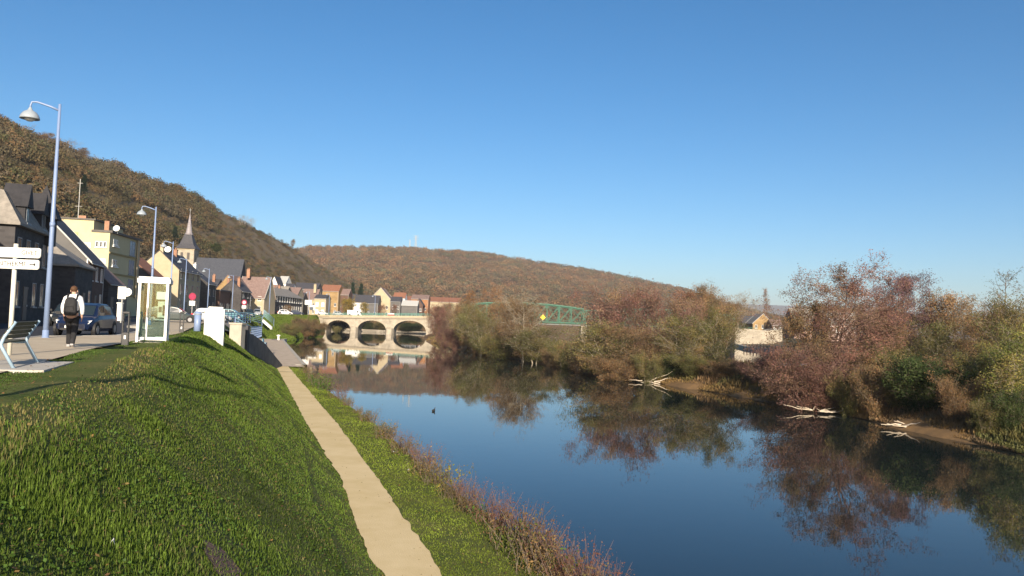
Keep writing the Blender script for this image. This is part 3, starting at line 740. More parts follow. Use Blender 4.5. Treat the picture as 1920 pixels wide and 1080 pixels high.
# ================================================================== bridges
bs = palestM
def arch_bridge():
    Y0 = 281.0
    r = thing('arch_bridge', 'pale stone road bridge with three arches', 'bridge', (0, Y0, 0), 0)
    dx = lambda px: XY(px, Y0)
    xl, xr = dx(606), dx(815)
    ztop = lambda x: 5.35 + (x - xl) / (xr - xl) * 1.3
    Wd = 8.0
    spans = [(dx(613), dx(658)), (dx(671), dx(725)), (dx(738), dx(800))]
    zs_ = .75; 
    # front and back faces with true arch openings
    def face_poly():
        out = [(xl, -.8)]
        for a, b in spans:
            out.append((a, -.8)); out.append((a, zs_))
            cx_ = (a + b) / 2; rr = (b - a) / 2; hh = ztop(cx_) - 1.4 - zs_
            for k in range(1, 16):
                t = math.pi * (1 - k / 16)
                out.append((cx_ + rr * math.cos(t), zs_ + hh * math.sin(t) ** .85))
            out.append((b, zs_)); out.append((b, -.8))
        out += [(xr, -.8), (xr, ztop(xr) - .75), (xl, ztop(xl) - .75)]
        return out
    fp = face_poly()
    m = MB(); m.prism(fp, 1, 0, Wd); m.build('arches', bs, r)
    for a, b in ((spans[0][1], spans[1][0]), (spans[1][1], spans[2][0])):
        m = MB(); cx_ = (a + b) / 2; w = (b - a) / 2 + .25
        m.prism([(cx_ - w, -.003), (cx_ + w, -.003), (cx_ + w * .6, -1.5), (cx_ - w * .6, -1.5)], 2, -1, 1.9)
        m.prism([(cx_ - w, -.003), (cx_ + w, -.003), (cx_, -1.0)], 2, 1.9, 2.3)
        m.build('pier', bs, r)
    m = MB()
    for a, b in spans:                                   # voussoirs standing proud
        cx_ = (a + b) / 2; rr = (b - a) / 2; hh = ztop(cx_) - 1.4 - zs_
        for k in range(17):
            t = math.pi * (k + .5) / 17
            x, z = cx_ + (rr + .18) * math.cos(t), zs_ + .02 + (hh + .18) * math.sin(t) ** .85
            m.box((x, -.04, z), (.5, .07, .36), ry=-(t - math.pi / 2) * 1.0)
    m.build('arch_ring', mat('arch_ring_stone', (.36, .31, .23), .9, var=.12, scale=3), r)
    m = MB(); m.prism([(xl - .5, ztop(xl) - .747), (xr, ztop(xr) - .747), (xr, ztop(xr) - .25), (xl - .5, ztop(xl) - .25)], 1, -.45, Wd + .45); m.build('deck', mat('deck_shadow_stone', (.30, .26, .20), .9, var=.15, scale=2), r)
    m = MB()
    for s in (-.5, Wd + .2): m.prism([(xl - 4, ztop(xl) - .247), (xr, ztop(xr) - .247), (xr, ztop(xr) + .25), (xl - 4, ztop(xl) + .25)], 1, s, s + .3)
    m.build('parapet', creamM, r)
    m = MB()
    for s in (-.35, Wd + .35):
        n = 34
        for i in range(n + 1):
            x = xl + (xr - xl) * i / n; m.b2((x - .04, s - .03, ztop(x) + .25), (x + .04, s + .03, ztop(x) + 1.2))
        for h in (.55, .85, 1.18): m.tube([(xl, s, ztop(xl) + h), (xr, s, ztop(xr) + h)], .045, 6)
    m.build('railing', mat('green_railing_paint', (.10, .24, .20), .5, var=.1), r)
    m = MB(); m.prism([(xl - 6.2, 5.0), (xl - .003, .2), (xl - .003, 5.2), (xl - 6.2, 5.25)], 1, .1, Wd - .1); m.b2((xl - .8, -.5, -.8), (xl - .004, 0, 4.55)); m.build('abutment', palestM, r)
    return r
arch_bridge()
m = MB(); m.b2((-78, 307, -.5), (-20, 307.8, .9)); w = m.build('embankment_wall', palestM); tag(w, 'low pale stone wall at the waterline behind the arches', 'wall')

trM = mat('green_steel_paint', (.085, .18, .13), .55, var=.12, scale=1.5)
def truss():
    Y0 = 300.0
    r = thing('truss_bridge', 'green steel truss bridge over the large river', 'bridge', (0, Y0, 0), R(0))
    xa, xb, xc = XY(866, Y0), XY(1094, Y0), XY(1376, Y0)
    zd = 6.1
    deck = MB(); deck.b2((xa, 0, zd - .7), (xc, 6.5, zd)); deck.build('deck', mat('bridge_deck', (.16, .17, .16), .8, var=.1), r)
    def span(x0, x1, h0, h1, n):
        ch = MB(); wb = MB()
        top = lambda t: zd + h0 + (h1 - h0) * (1 - abs(2 * t - 1) ** 2)
        for s in (-.35, 6.8):
            ch.tube([(x0, s, zd + .15), (x1, s, zd + .15)], .32, 4)
            pt = [(x0 + (x1 - x0) * k / n, s, top(k / n)) for k in range(n + 1)]
            ch.tube(pt, .34, 4)
            for k in range(n + 1):
                wb.tube([(pt[k][0], s, zd + .15), pt[k]], .2 if k % 2 else .26, 4)
            for k in range(n):
                a, b = (pt[k], (pt[k + 1][0], s, zd + .15)) if k < n / 2 else (pt[k + 1], (pt[k][0], s, zd + .15))
                wb.tube([a, b], .12, 4)
                a, b = (pt[k + 1], (pt[k][0], s, zd + .15)) if k < n / 2 else (pt[k], (pt[k + 1][0], s, zd + .15))
                wb.tube([a, b], .07, 4)
        for k in range(0, n + 1, 2):
            wb.tube([(pt[k][0], -.35, pt[k][2]), (pt[k][0], 6.8, pt[k][2])], .12, 4)
        ch.build('chord', trM, r); wb.build('web_members', trM, r)
    span(xa, xb, 5.5, 7.0, 10); span(xb + .8, xc, 5.0, 6.4, 12)
    for x in (xa, xb + .4): m = MB(); m.b2((x - 1.2, .2, -1.5), (x + 1.2, 6.2, zd - .703)); m.build('pier', palestM, r)
    m = MB(); 
    for h in (.6, 1.1): m.tube([(xa, -.75, zd + h), (xc + 9, -.75, zd + h)], .06, 5)
    m.build('handrail', trM, r)
    return xc
xc = truss()
m = MB(); m.prism([(xc - .5, 0), (xc + 17, 0), (xc + 17, 7.2), (xc + 12, 6.3), (xc - .5, 6.9)], 1, 296, 309)
tag(m.build('bridge_abutment', palestM), 'pale stone abutment at the right end of the green bridge', 'abutment')
def navsign(px, py, Y, label):
    p = P(px, py, Y)
    t = thing('navigation_sign', label, 'sign', p, 0, 'yellow diamond signs on the green bridge')
    m = MB(); m.prism([(-1.05, 0), (0, -1.05), (1.05, 0), (0, 1.05)], 1, -.06, 0); m.build('panel', mat('yellow_sign_paint', (.85, .62, .02), .5, var=.03), t)
    m = MB(); m.b2((-.06, .003, -1.8), (.06, .1, 1.3)); m.build('bracket', zincM, t)
navsign(1018, 595, 298.9, 'yellow diamond sign at the bare end of the green truss')
navsign(1259, 606, 298.9, 'yellow diamond sign half hidden behind the bank trees')
# quay on the far side of the large river
m = MB(); Y_ = np.arange(110, 300, 6.0)
for a, b in zip(Y_[:-1], Y_[1:]):
    x0, x1 = float(quay_r(a)), float(quay_r(b))
    m.add([(x0 - .5, a, -1), (x0 - .25, a, .95), (x0 + 1.6, a, .95), (x1 - .5, b, -1), (x1 - .25, b, .95), (x1 + 1.6, b, .95)], [(0, 1, 4, 3), (1, 2, 5, 4)])
struct(m.build('far_quay', concM))
woodM = mat('old_timber', (.10, .075, .05), .9, scale=3, col2=(.16, .12, .08))
for i in range(9):
    y = 236 + i * 2.6; o = MB(); o.tube([(0, 0, -1), (0, 0, 1.7)], [.2, .17], 8); o.tube([(0, 0, 1.7), (0, 0, 1.85)], [.19, .05], 8)
    p = o.build('mooring_pile', woodM, None, loc=(float(quay_r(y)) - 1.0, y, 0)); tag(p, 'dark timber mooring pile along the far quay', 'mooring pile', 'timber piles along the far quay')
# ================================================================== street furniture
lampM = mat('lamp_blue_paint', (.19, .26, .42), .45, var=.06, scale=1, spec=.5)
lampheadM = mat('lamp_head_grey', (.28, .32, .36), .4, var=.06, spec=.5)
def lamp(label, x, y, H=8.75, first=[None]):
    z = float(street_z(y)) - .03
    rz = math.atan2(.31, .95)
    if first[0] is not None:
        return dup(first[0], (x, y, z), rz, (1, 1, H / 8.75), label)
    t = thing('street_lamp', label, 'street lamp', (x, y, z), rz, 'pale blue street lamps along the river street')
    m = MB(); m.tube([(0, 0, 0), (0, 0, 4.2), (0, 0, 8.75)], [.10, .078, .046], 14); m.tube([(0, 0, 4.15), (0, 0, 4.3)], .092, 14); m.build('pole', lampM, t, True)
    m = MB(); m.lathe([(.16, 0), (.16, .03), (.115, .05), (.112, .3), (.10, .31)], 14); m.build('base_plate', lampM, t, True)
    m = MB(); m.tube([(0, 0, 8.5), (-.3, 0, 8.62), (-.75, 0, 8.74), (-.92, 0, 8.72), (-.96, 0, 8.58), (-.96, 0, 8.4)], [.045, .04, .035, .035, .035, .035], 8)
    m.build('arm', lampM, t, True)
    m = MB(); m.lathe([(.035, 8.52), (.07, 8.45), (.10, 8.40), (.22, 8.33), (.30, 8.22), (.335, 8.12), (.335, 8.08), (.28, 8.08), (.2, 8.2), (.0, 8.22)], 20, (-.96, 0, 0))
    hd = m.build('lamp_head', lampheadM, t, True)
    m = MB(); m.lathe([(.0, 7.98), (.10, 8.0), (.17, 8.05), (.19, 8.11)], 16, (-.96, 0, 0)); m.build('lamp_glass', mat('lamp_diffuser', (.6, .64, .68), .25, spec=.5), hd, True)
    first[0] = t
    return t
b = G(85, 633, 4.75)
lamp('pale blue street lamp nearest the camera, left of the walker', b.x, b.y)
lamp('street lamp beside the camera, out of view on the left', -5.62, 2.0)
for lab, px, Y, H in (('pale blue street lamp rising behind the phone booth', 281, 59, 8.75), ('pale blue street lamp just right of booth roof', 317, 89, 8.75),
                      ('thin street lamp in front of cream gable house', 344, 119, 8.75), ('street lamp rising behind the white slab', 388, 149, 8.75),
                      ('street lamp before the ochre gable house', 434, 179, 8.75), ('street lamp before the long dark terrace', 504, 192, 9.2)):
    lamp(lab, XY(px, Y), Y, H)
for lab, px, Y in (('far street lamp at the left bridge end', 578, 275), ('far street lamp over bridge beside tall gable', 702, 290), ('far street lamp on the bridge by white signs', 616, 288)):
    lamp(lab, XY(px, Y), Y, 8.2)
# ---- bench
bx = Vector((-9.42, 15.1, 4.74))
ben = thing('bench', 'blue framed park bench with dark wooden slats on concrete slab', 'bench', bx, STREET)
slatM = mat('bench_slats', (.085, .08, .05), .7, scale=5, col2=(.13, .12, .08), bump=.2)
bfM = mat('bench_blue_paint', (.30, .42, .52), .45, var=.08, spec=.5)
# local x along the street, y away from the river (front of the bench is +y)
L_ = 1.9
for x in (0.05, L_ - .05):
    m = MB()
    m.tube([(x, -.10, 0), (x, .13, .42), (x, .14, .47), (x, .10, .60), (x, -.08, .90)], [.034, .032, .034, .032, .028], 8)
    m.tube([(x, .14, .45), (x, .3, .44), (x, .5, .46), (x, .60, .42), (x, .64, .30), (x, .66, 0)], [.03] * 6, 8)
    m.build('side_frame', bfM, ben, True)
m = MB()
for k in range(4):
    y_, z_ = .10 - k * .052, .60 + k * .085
    m.box((L_ / 2, y_ + .02, z_), (L_ - .05, .025, .078), rx=R(30))
m.build('backrest', slatM, ben, bevel=.004)
m = MB()
for k in range(4): m.box((L_ / 2, .20 + k * .105, .485), (L_ - .05, .095, .03))
m.build('seat', slatM, ben, bevel=.004)
sl = MB(); sl.box((-9.75, 15.95, 4.735), (1.5, 2.7, .06), rz=STREET - math.pi / 2 )
o = sl.build('concrete_slab', mat('slab_concrete', (.42, .39, .34), .9, scale=3, col2=(.50, .47, .42), detail=8)); struct(o)
# ---- direction sign
def text_mesh(body, size, m, parent, loc, rot, name='lettering', align='RIGHT', ext=.003):
    cu = bpy.data.curves.new('lettering', 'FONT'); cu.body = body; cu.size = size; cu.extrude = ext; cu.align_x = align; cu.align_y = 'CENTER'
    to = bpy.data.objects.new('tmp', cu); SC.collection.objects.link(to)
    dg = bpy.context.evaluated_depsgraph_get(); me = bpy.data.meshes.new_from_object(to.evaluated_get(dg))
    bpy.data.objects.remove(to); me.materials.clear(); me.materials.append(m)
    o = link(name, me, parent); o.location = loc; o.rotation_euler = rot; return o
sp = P(18, 600, 19.0); 
sg = thing('direction_sign', 'white road direction sign with two panels on white post', 'direction sign', (sp.x, 19.0, 4.72), R(-4))
signM = mat('sign_white', (.74, .74, .70), .5, var=.03, scale=2); signG = mat('sign_grey_edge', (.35, .35, .34), .5); inkM = mat('sign_lettering', (.03, .03, .035), .6)
m = MB(); m.tube([(0, .06, 0), (0, .06, 2.68)], .052, 12); m.build('post', mat('post_cream', (.62, .60, .52), .5, var=.05), sg, True)
for z0, h, x1, txt, arrow in ((2.35, .235, .68, 'GIVET', False), (2.08, .225, .66, 'MONTHERM\u00c9', True)):
    m = MB(); w0 = -1.15
    pts = []
    for cx_, cz_, a0 in ((x1 - .05, z0 + .05, -90), (x1 - .05, z0 + h - .05, 0), (w0 + .05, z0 + h - .05, 90), (w0 + .05, z0 + .05, 180)):
        for k in range(5):
            t = R(a0 + k * 22.5); pts.append((cx_ + .05 * math.cos(t), cz_ + .05 * math.sin(t)))
    m.prism(pts, 1, -.03, .0); pn = m.build('panel', signM, sg)
    bm_ = MB(); t = .008
    for a, c in (((w0 + .02, z0 + .018), (x1 - .02, z0 + .018 + t)), ((w0 + .02, z0 + h - .018 - t), (x1 - .02, z0 + h - .018)), ((x1 - .026, z0 + .03), (x1 - .018, z0 + h - .03))):
        bm_.b2((a[0], -.034, a[1]), (c[0], -.0305, c[1]))
    bm_.build('border', signG, pn)
    if arrow:
        a = MB(); zc = z0 + h / 2; xa = x1 - .075
        a.prism([(xa - .16, zc - .012), (xa - .05, zc - .012), (xa - .05, zc - .05), (xa, zc), (xa - .05, zc + .05), (xa - .05, zc + .012), (xa - .16, zc + .012)], 1, -.036, -.0305)
        a.build('arrow', inkM, pn)
        text_mesh(txt, .155, inkM, pn, (x1 - .31, -.034, zc), (math.pi / 2, 0, 0))
    else:
        text_mesh(txt, .15, inkM, pn, (x1 - .07, -.034, z0 + h / 2), (math.pi / 2, 0, 0))
# ---- phone booth
bo = thing('phone_booth', 'white framed glass phone booth on the grass edge', 'phone booth', (-12.45, 28.95, 4.70), STREET)
bwM = mat('booth_white_paint', (.80, .80, .78), .4, var=.04, spec=.5)
S = .92; Hb = 2.38
m = MB(); m.b2((-.12, -.12, -.4), (S + .12, S + .12, .06)); m.build('base', concM, bo)
m = MB()
for x, y in ((0, 0), (S, 0), (0, S), (S, S)): m.b2((x - .045, y - .045, .06), (x + .045, y + .045, Hb - .2))
m.b2((-.04, S - .32, .2), (.03, S - .26, Hb - .2))
m.build('frame', bwM, bo, bevel=.008)
m = MB()
for z in (.14,):
    m.b2((.045, -.03, z), (S - .045, .03, z + .1)); m.b2((.045, S - .03, z), (S - .045, S + .03, z + .1)); m.b2((-.03, .045, z), (.03, S - .045, z + .1)); m.b2((S - .03, .045, z), (S + .03, S - .045, z + .1))
m.build('bottom_rail', bwM, bo)
m = MB(); m.b2((-.09, -.09, Hb - .2), (S + .09, S + .09, Hb - .03)); m.b2((-.05, -.05, Hb - .03), (S + .05, S + .05, Hb + .03)); m.build('roof', bwM, bo, bevel=.015)
gl = glassmat('booth_glass', (.78, .86, .83))
for a, c in (((.045, -.006, .24), (S - .045, .006, Hb - .2)), ((.045, S - .006, .24), (S - .045, S + .006, Hb - .2)), ((-.006, .045, .24), (.006, S - .045, Hb - .2)), ((S - .006, .045, .24), (S + .006, S - .045, Hb - .2))):
    m = MB(); m.b2(a, c); m.build('glass_pane', gl, bo)
ph = MB(); ph.b2((S - .28, .12, .95), (S - .05, .36, 1.55)); tp = ph.build('telephone', mat('phone_casing', (.60, .58, .50), .5, var=.08), bo, bevel=.01)
hs = MB(); hs.tube([(S - .31, .16, 1.05), (S - .36, .16, 1.12), (S - .36, .16, 1.32), (S - .31, .16, 1.4)], .028, 8); hs.build('handset', doorM, tp, True)
kp = MB(); kp.b2((S - .30, .22, 1.15), (S - .281, .33, 1.35)); kp.build('keypad', doorM, tp)
nb = MB(); nb.b2((S - .3, .05, 1.62), (S - .2, .42, 1.9)); nb.build('notice', framewM, bo)
sh_ = MB(); sh_.b2((S - .35, .06, .85), (S - .04, .6, .9)); sh_.build('shelf', zincM, bo)
hd = MB(); hd.tube([(-.06, S - .29, .95), (-.1, S - .29, 1.0), (-.1, S - .29, 1.25), (-.06, S - .29, 1.3)], .018, 6); hd.build('door_handle', zincM, bo)
# ---- bollards with an opening
bolM = mat('bollard_black_metal', (.022, .022, .025), .5, var=.2, scale=4, spec=.5)
def bollard(label, p, first=[None]):
    if first[0]: return dup(first[0], p, STREET, None, label)
    t = thing('slotted_bollard', label, 'bollard', p, STREET, 'black slotted bollards on the kerb')
    m = MB(); m.b2((-.1, -.11, -.1), (.1, .11, .42)); m.b2((-.1, -.11, .42), (.1, -.065, 1.05)); m.b2((-.1, .065, .42), (.1, .11, 1.05)); m.b2((-.1, -.11, 1.05), (.1, .11, 1.12)); m.build('body', bolM, t, bevel=.012)
    m = MB(); m.b2((-.103, -.03, .2), (.103, .03, .32)); m.build('reflector', framewM, t)
    first[0] = t; return t
bollard('black slotted bollard standing left of the phone booth', (-12.95, 27.0, 4.72))
bollard('black slotted bollard standing right of the phone booth', (XY(345, 42.5) - .1, 42.5, 4.74))
# blue post, white slab, concrete block, walls
t = thing('blue_post', 'short thick lavender blue post left of white slab', 'post', (XY(371, 47), 47, 4.7), 0)
m = MB(); m.tube([(0, 0, -.2), (0, 0, 1.1)], .2, 14); m.lathe([(.2, 1.1), (.15, 1.18), (.0, 1.22)], 14); m.build('shaft', lampM, t, True)
m = MB(); m.tube([(0, 0, 1.0), (0, 0, 1.06)], .215, 14); m.build('collar', lampheadM, t, True)
t = thing('white_slab', 'plain white upright slab at the top of the bank', 'wall slab', (XY(401, 45), 45, 3.0), R(12))
wsM = mat('white_painted_wall', (.80, .79, .72), .8, var=.05, scale=1.2)
m = MB(); m.b2((-.5, 0, 0), (.56, .34, 3.05)); m.build('panel', wsM, t, bevel=.015)
m = MB(); m.b2((-.36, .343, 0), (.42, .62, 3.19)); m.build('rear_panel', wsM, t, bevel=.015)
m = MB(); p = P(442, 620, 60); m.b2((p.x - .46, 60, 1.5), (p.x + .42, 60.9, 5.0)); m.b2((p.x - .52, 59.94, 5.003), (p.x + .48, 60.96, 5.12))
tag(m.build('concrete_pier', concM), 'weathered concrete pier at the top of the steps', 'pier')
m = MB(); p0 = P(424, 620, 58); m.b2((p0.x - .6, 62.5, 2), (p0.x + .1, 63.0, 4.9)); tag(m.build('stair_cheek_wall', mat('shaded_gap_concrete', (.07, .07, .075), .9, var=.15, scale=2)), 'dark low wall in the gap behind the white slab', 'wall')  # shade of the stair gap is put into this wall's dark colour
m = MB(); a = Vector((-20.65, 61.0)); b = Vector((-22.75, 80.6)); n_ = 12
vs = []; fs = []
for k in range(n_ + 1):
    q = a.lerp(b, k / n_); zt_ = float(np.interp(q.y, [61, 66, 71, 76.5, 80.6], [4.4, 4.15, 3.3, 1.85, .8]))
    vs += [(q.x - .3, q.y, 0), (q.x, q.y, 0), (q.x, q.y, zt_), (q.x - .3, q.y, zt_)]
for k in range(n_):
    o_ = 4 * k
    for i in range(4): fs.append((o_ + i, o_ + (i + 1) % 4, o_ + 4 + (i + 1) % 4, o_ + 4 + i))
fs += [(3, 2, 1, 0), (4 * n_, 4 * n_ + 1, 4 * n_ + 2, 4 * n_ + 3)]
m.add(vs, fs); tag(m.build('sloping_wall', mat('shaded_concrete', (.10, .095, .09), .9, scale=1.3, col2=(.15, .145, .135), bump=.2)), 'dark sloping retaining wall running down to the quay', 'wall')  # shaded river side of the wall is put into a darker concrete colour
railM = mat('blue_railing_paint', (.22, .42, .50), .5, var=.1, spec=.5)
def railing(label, pts, h, nb_, first=None):
    t = thing('railing', label, 'railing', pts[0], 0, 'blue railings around the quay steps')
    o0 = Vector(pts[0]); q = [Vector(p_) - o0 for p_ in pts]
    m = MB()
    for k in range(1, nb_ + 1):
        m.tube([(v.x, v.y, v.z + h * k / nb_) for v in q], .032 if k < nb_ else .045, 6)
    m.build('rail', railM, t, True)
    for i in range(len(q) - 1):
        L = (q[i + 1] - q[i]).length; n = max(int(L / 2.0), 1)
        for j in range(n + (1 if i == len(q) - 2 else 0)):
            v = q[i].lerp(q[i + 1], j / n); m = MB(); m.tube([(v.x, v.y, v.z - .1), (v.x, v.y, v.z + h + .02)], .04, 6); m.build('post', lampM, t)
railing('long blue railing along the top of paved slope', [(-19.6, 52, 4.7), (-22.9, 62, 4.75), (-29.3, 82, 4.75), (XY(470, 100), 100, 4.7), (XY(492, 101), 101, 4.4)], 1.1, 5)
railing('blue railing going down the quay steps', [(-21.3, 62, 4.35), (-24.2, 75, 3.4), (XY(492, 98), 98, 3.1)], 1.15, 5)
railing('pale green railing on far stair flight above grass', [(XY(494, 150), 150, 5.1), (XY(514, 152), 152, 3.5)], 1.3, 6)
m = MB(); p, q = P(493, 599, 149.7), P(515, 613, 151.7)
m.prism([(p.x, p.z - .5), (q.x, q.z - .5), (q.x, q.z), (p.x, p.z)], 1, 149.6, 150.4); tag(m.build('stair_stringer', wsM), 'white sloping stair edge below the pale green railing', 'stairs')
# blue bench and post on the quay
t = thing('blue_bench', 'small light blue metal bench on the quay', 'bench', (XY(499, 128), 128, .66), R(100))
m = MB(); m.box((0, 0, .45), (1.9, .5, .06)); m.build('seat', railM, t); m = MB(); m.box((0, .27, .85), (1.9, .06, .6), rx=R(-12)); m.build('backrest', railM, t)
for x in (-.8, .8): m = MB(); m.b2((x - .05, -.22, 0), (x + .05, .22, .42)); m.build('leg', lampM, t)
t = thing('slim_quay_post', 'thin dark post standing on the paved slope', 'post', (XY(486, 106), 106, 1.2)); m = MB(); m.tube([(0, 0, -.6), (0, 0, 3.4)], .06, 8); m.build('shaft', bolM, t); m = MB(); m.lathe([(.1, 3.4), (.1, 3.55), (.0, 3.6)], 8); m.build('cap', bolM, t)
t = thing('mooring_bollard', 'pale mooring bollard at the quay edge', 'bollard', (XY(524, 157), 157, .66)); m = MB(); m.lathe([(.35, 0), (.22, .1), (.2, .7), (.36, .8), (.36, .95), (0, 1.05)], 14); m.build('body', wsM, t, True)
# ---- small signs
def roundsign(label, px, py, Y, r, colr, post=2.2):
    p = P(px, py, Y); z = float(street_z(Y))
    t = thing('round_sign', label, 'traffic sign', (p.x, Y, z)); h = p.z - z
    m = MB(); m.tube([(0, .05, 0), (0, .05, h)], .035, 8); m.build('post', zincM, t)
    m = MB(); o_ = [(r * math.cos(k * math.pi / 10), h + r * math.sin(k * math.pi / 10)) for k in range(20)]; m.prism(o_, 1, -.03, 0); pn = m.build('disc', mat('sign_red', (.28, .025, .06), .45), t)
    m = MB(); o_ = [(.62 * r * math.cos(k * math.pi / 10), h + .62 * r * math.sin(k * math.pi / 10)) for k in range(20)]; m.prism(o_, 1, -.036, -.0305); m.build('face', colr, pn)
    m = MB(); m.b2((-r * .8, -.03, h - r - .62), (r * .8, 0, h - r - .08)); m.build('plate', signM, t)
roundsign('round red traffic sign over white plate before terrace house', 361, 556, 92, .42, mat('sign_pink_red', (.30, .03, .08), .45))
roundsign('round red traffic sign among the parked cars', 458, 567, 150, .5, mat('sign_pale', (.65, .5, .55), .5))
def board(label, px, py, Y, w, h):
    p = P(px, py, Y); z = float(street_z(Y)); t = thing('white_board', label, 'sign board', (p.x, Y, z))
    m = MB(); hc = p.z - z; m.b2((-w / 2, -.05, hc - h / 2), (w / 2, 0, hc + h / 2)); pn = m.build('panel', signM, t)
    m = MB(); m.b2((-w / 2 + .06, -.056, hc - h / 2 + .06), (w / 2 - .06, -.0505, hc - h / 2 + .1)); m.b2((-w / 2 + .06, -.056, hc + .05), (w / 2 - .06, -.0505, hc + .08)); m.build('border', signG, pn)
    m = MB(); m.tube([(0, .05, 0), (0, .05, hc + h / 2)], .05, 8); m.build('post', zincM, t)
board('white sign board on post below the yellow block', 229, 549, 62, .62, .95)
board('larger white sign board at the left bridge end', 578, 567, 262, 2.2, 1.5)
board('lower white sign board right of the bridge end', 586, 577, 268, 1.8, 1.6)
board('white square board under ochre gable across the river', 1457, 622, 300, 2.6, 2.2)
# white gate post by the flats
t = thing('white_pillar', 'short white pillar under the sign board', 'pillar', (XY(224, 70), 70, 4.75)); m = MB(); m.b2((-.17, -.17, 0), (.17, .17, 1.5)); m.build('shaft', wsM, t); m = MB(); m.b2((-.22, -.22, 1.503), (.22, .22, 1.6)); m.build('cap', wsM, t)
# ---- litter on the grass
def litter(label, px, py, s):
    lo, hi = 5.0, 80.0
    for _ in range(60):
        mid = (lo + hi) / 2; d = ray(px, py); q = Vector((d[0] / d[1] * mid, mid, CZ + d[2] / d[1] * mid))
        if q.z > float(slope_z(q.x, q.y)): lo = mid
        else: hi = mid
    m = MB(); m.add([(-s, -s * .6, .02), (s * .8, -s, .05), (s, s * .5, .0), (.1 * s, s, .06), (-s, s * .7, .03), (0, 0, .05)], [(0, 1, 5), (1, 2, 5), (2, 3, 5), (3, 4, 5), (4, 0, 5)])
    o = m.build('paper_scrap', framewM, loc=(q.x, q.y, q.z + .05)); tag(o, label, 'litter'); return q
litter('crumpled white paper scrap on the lower left grass', 210, 1033, .016)
litter('small white litter beside the dry weeds near path', 738, 851, .04)
litter('white litter scrap lower on the river strip', 766, 885, .04)
litter('pale litter scrap near green leafy weed', 855, 979, .035)

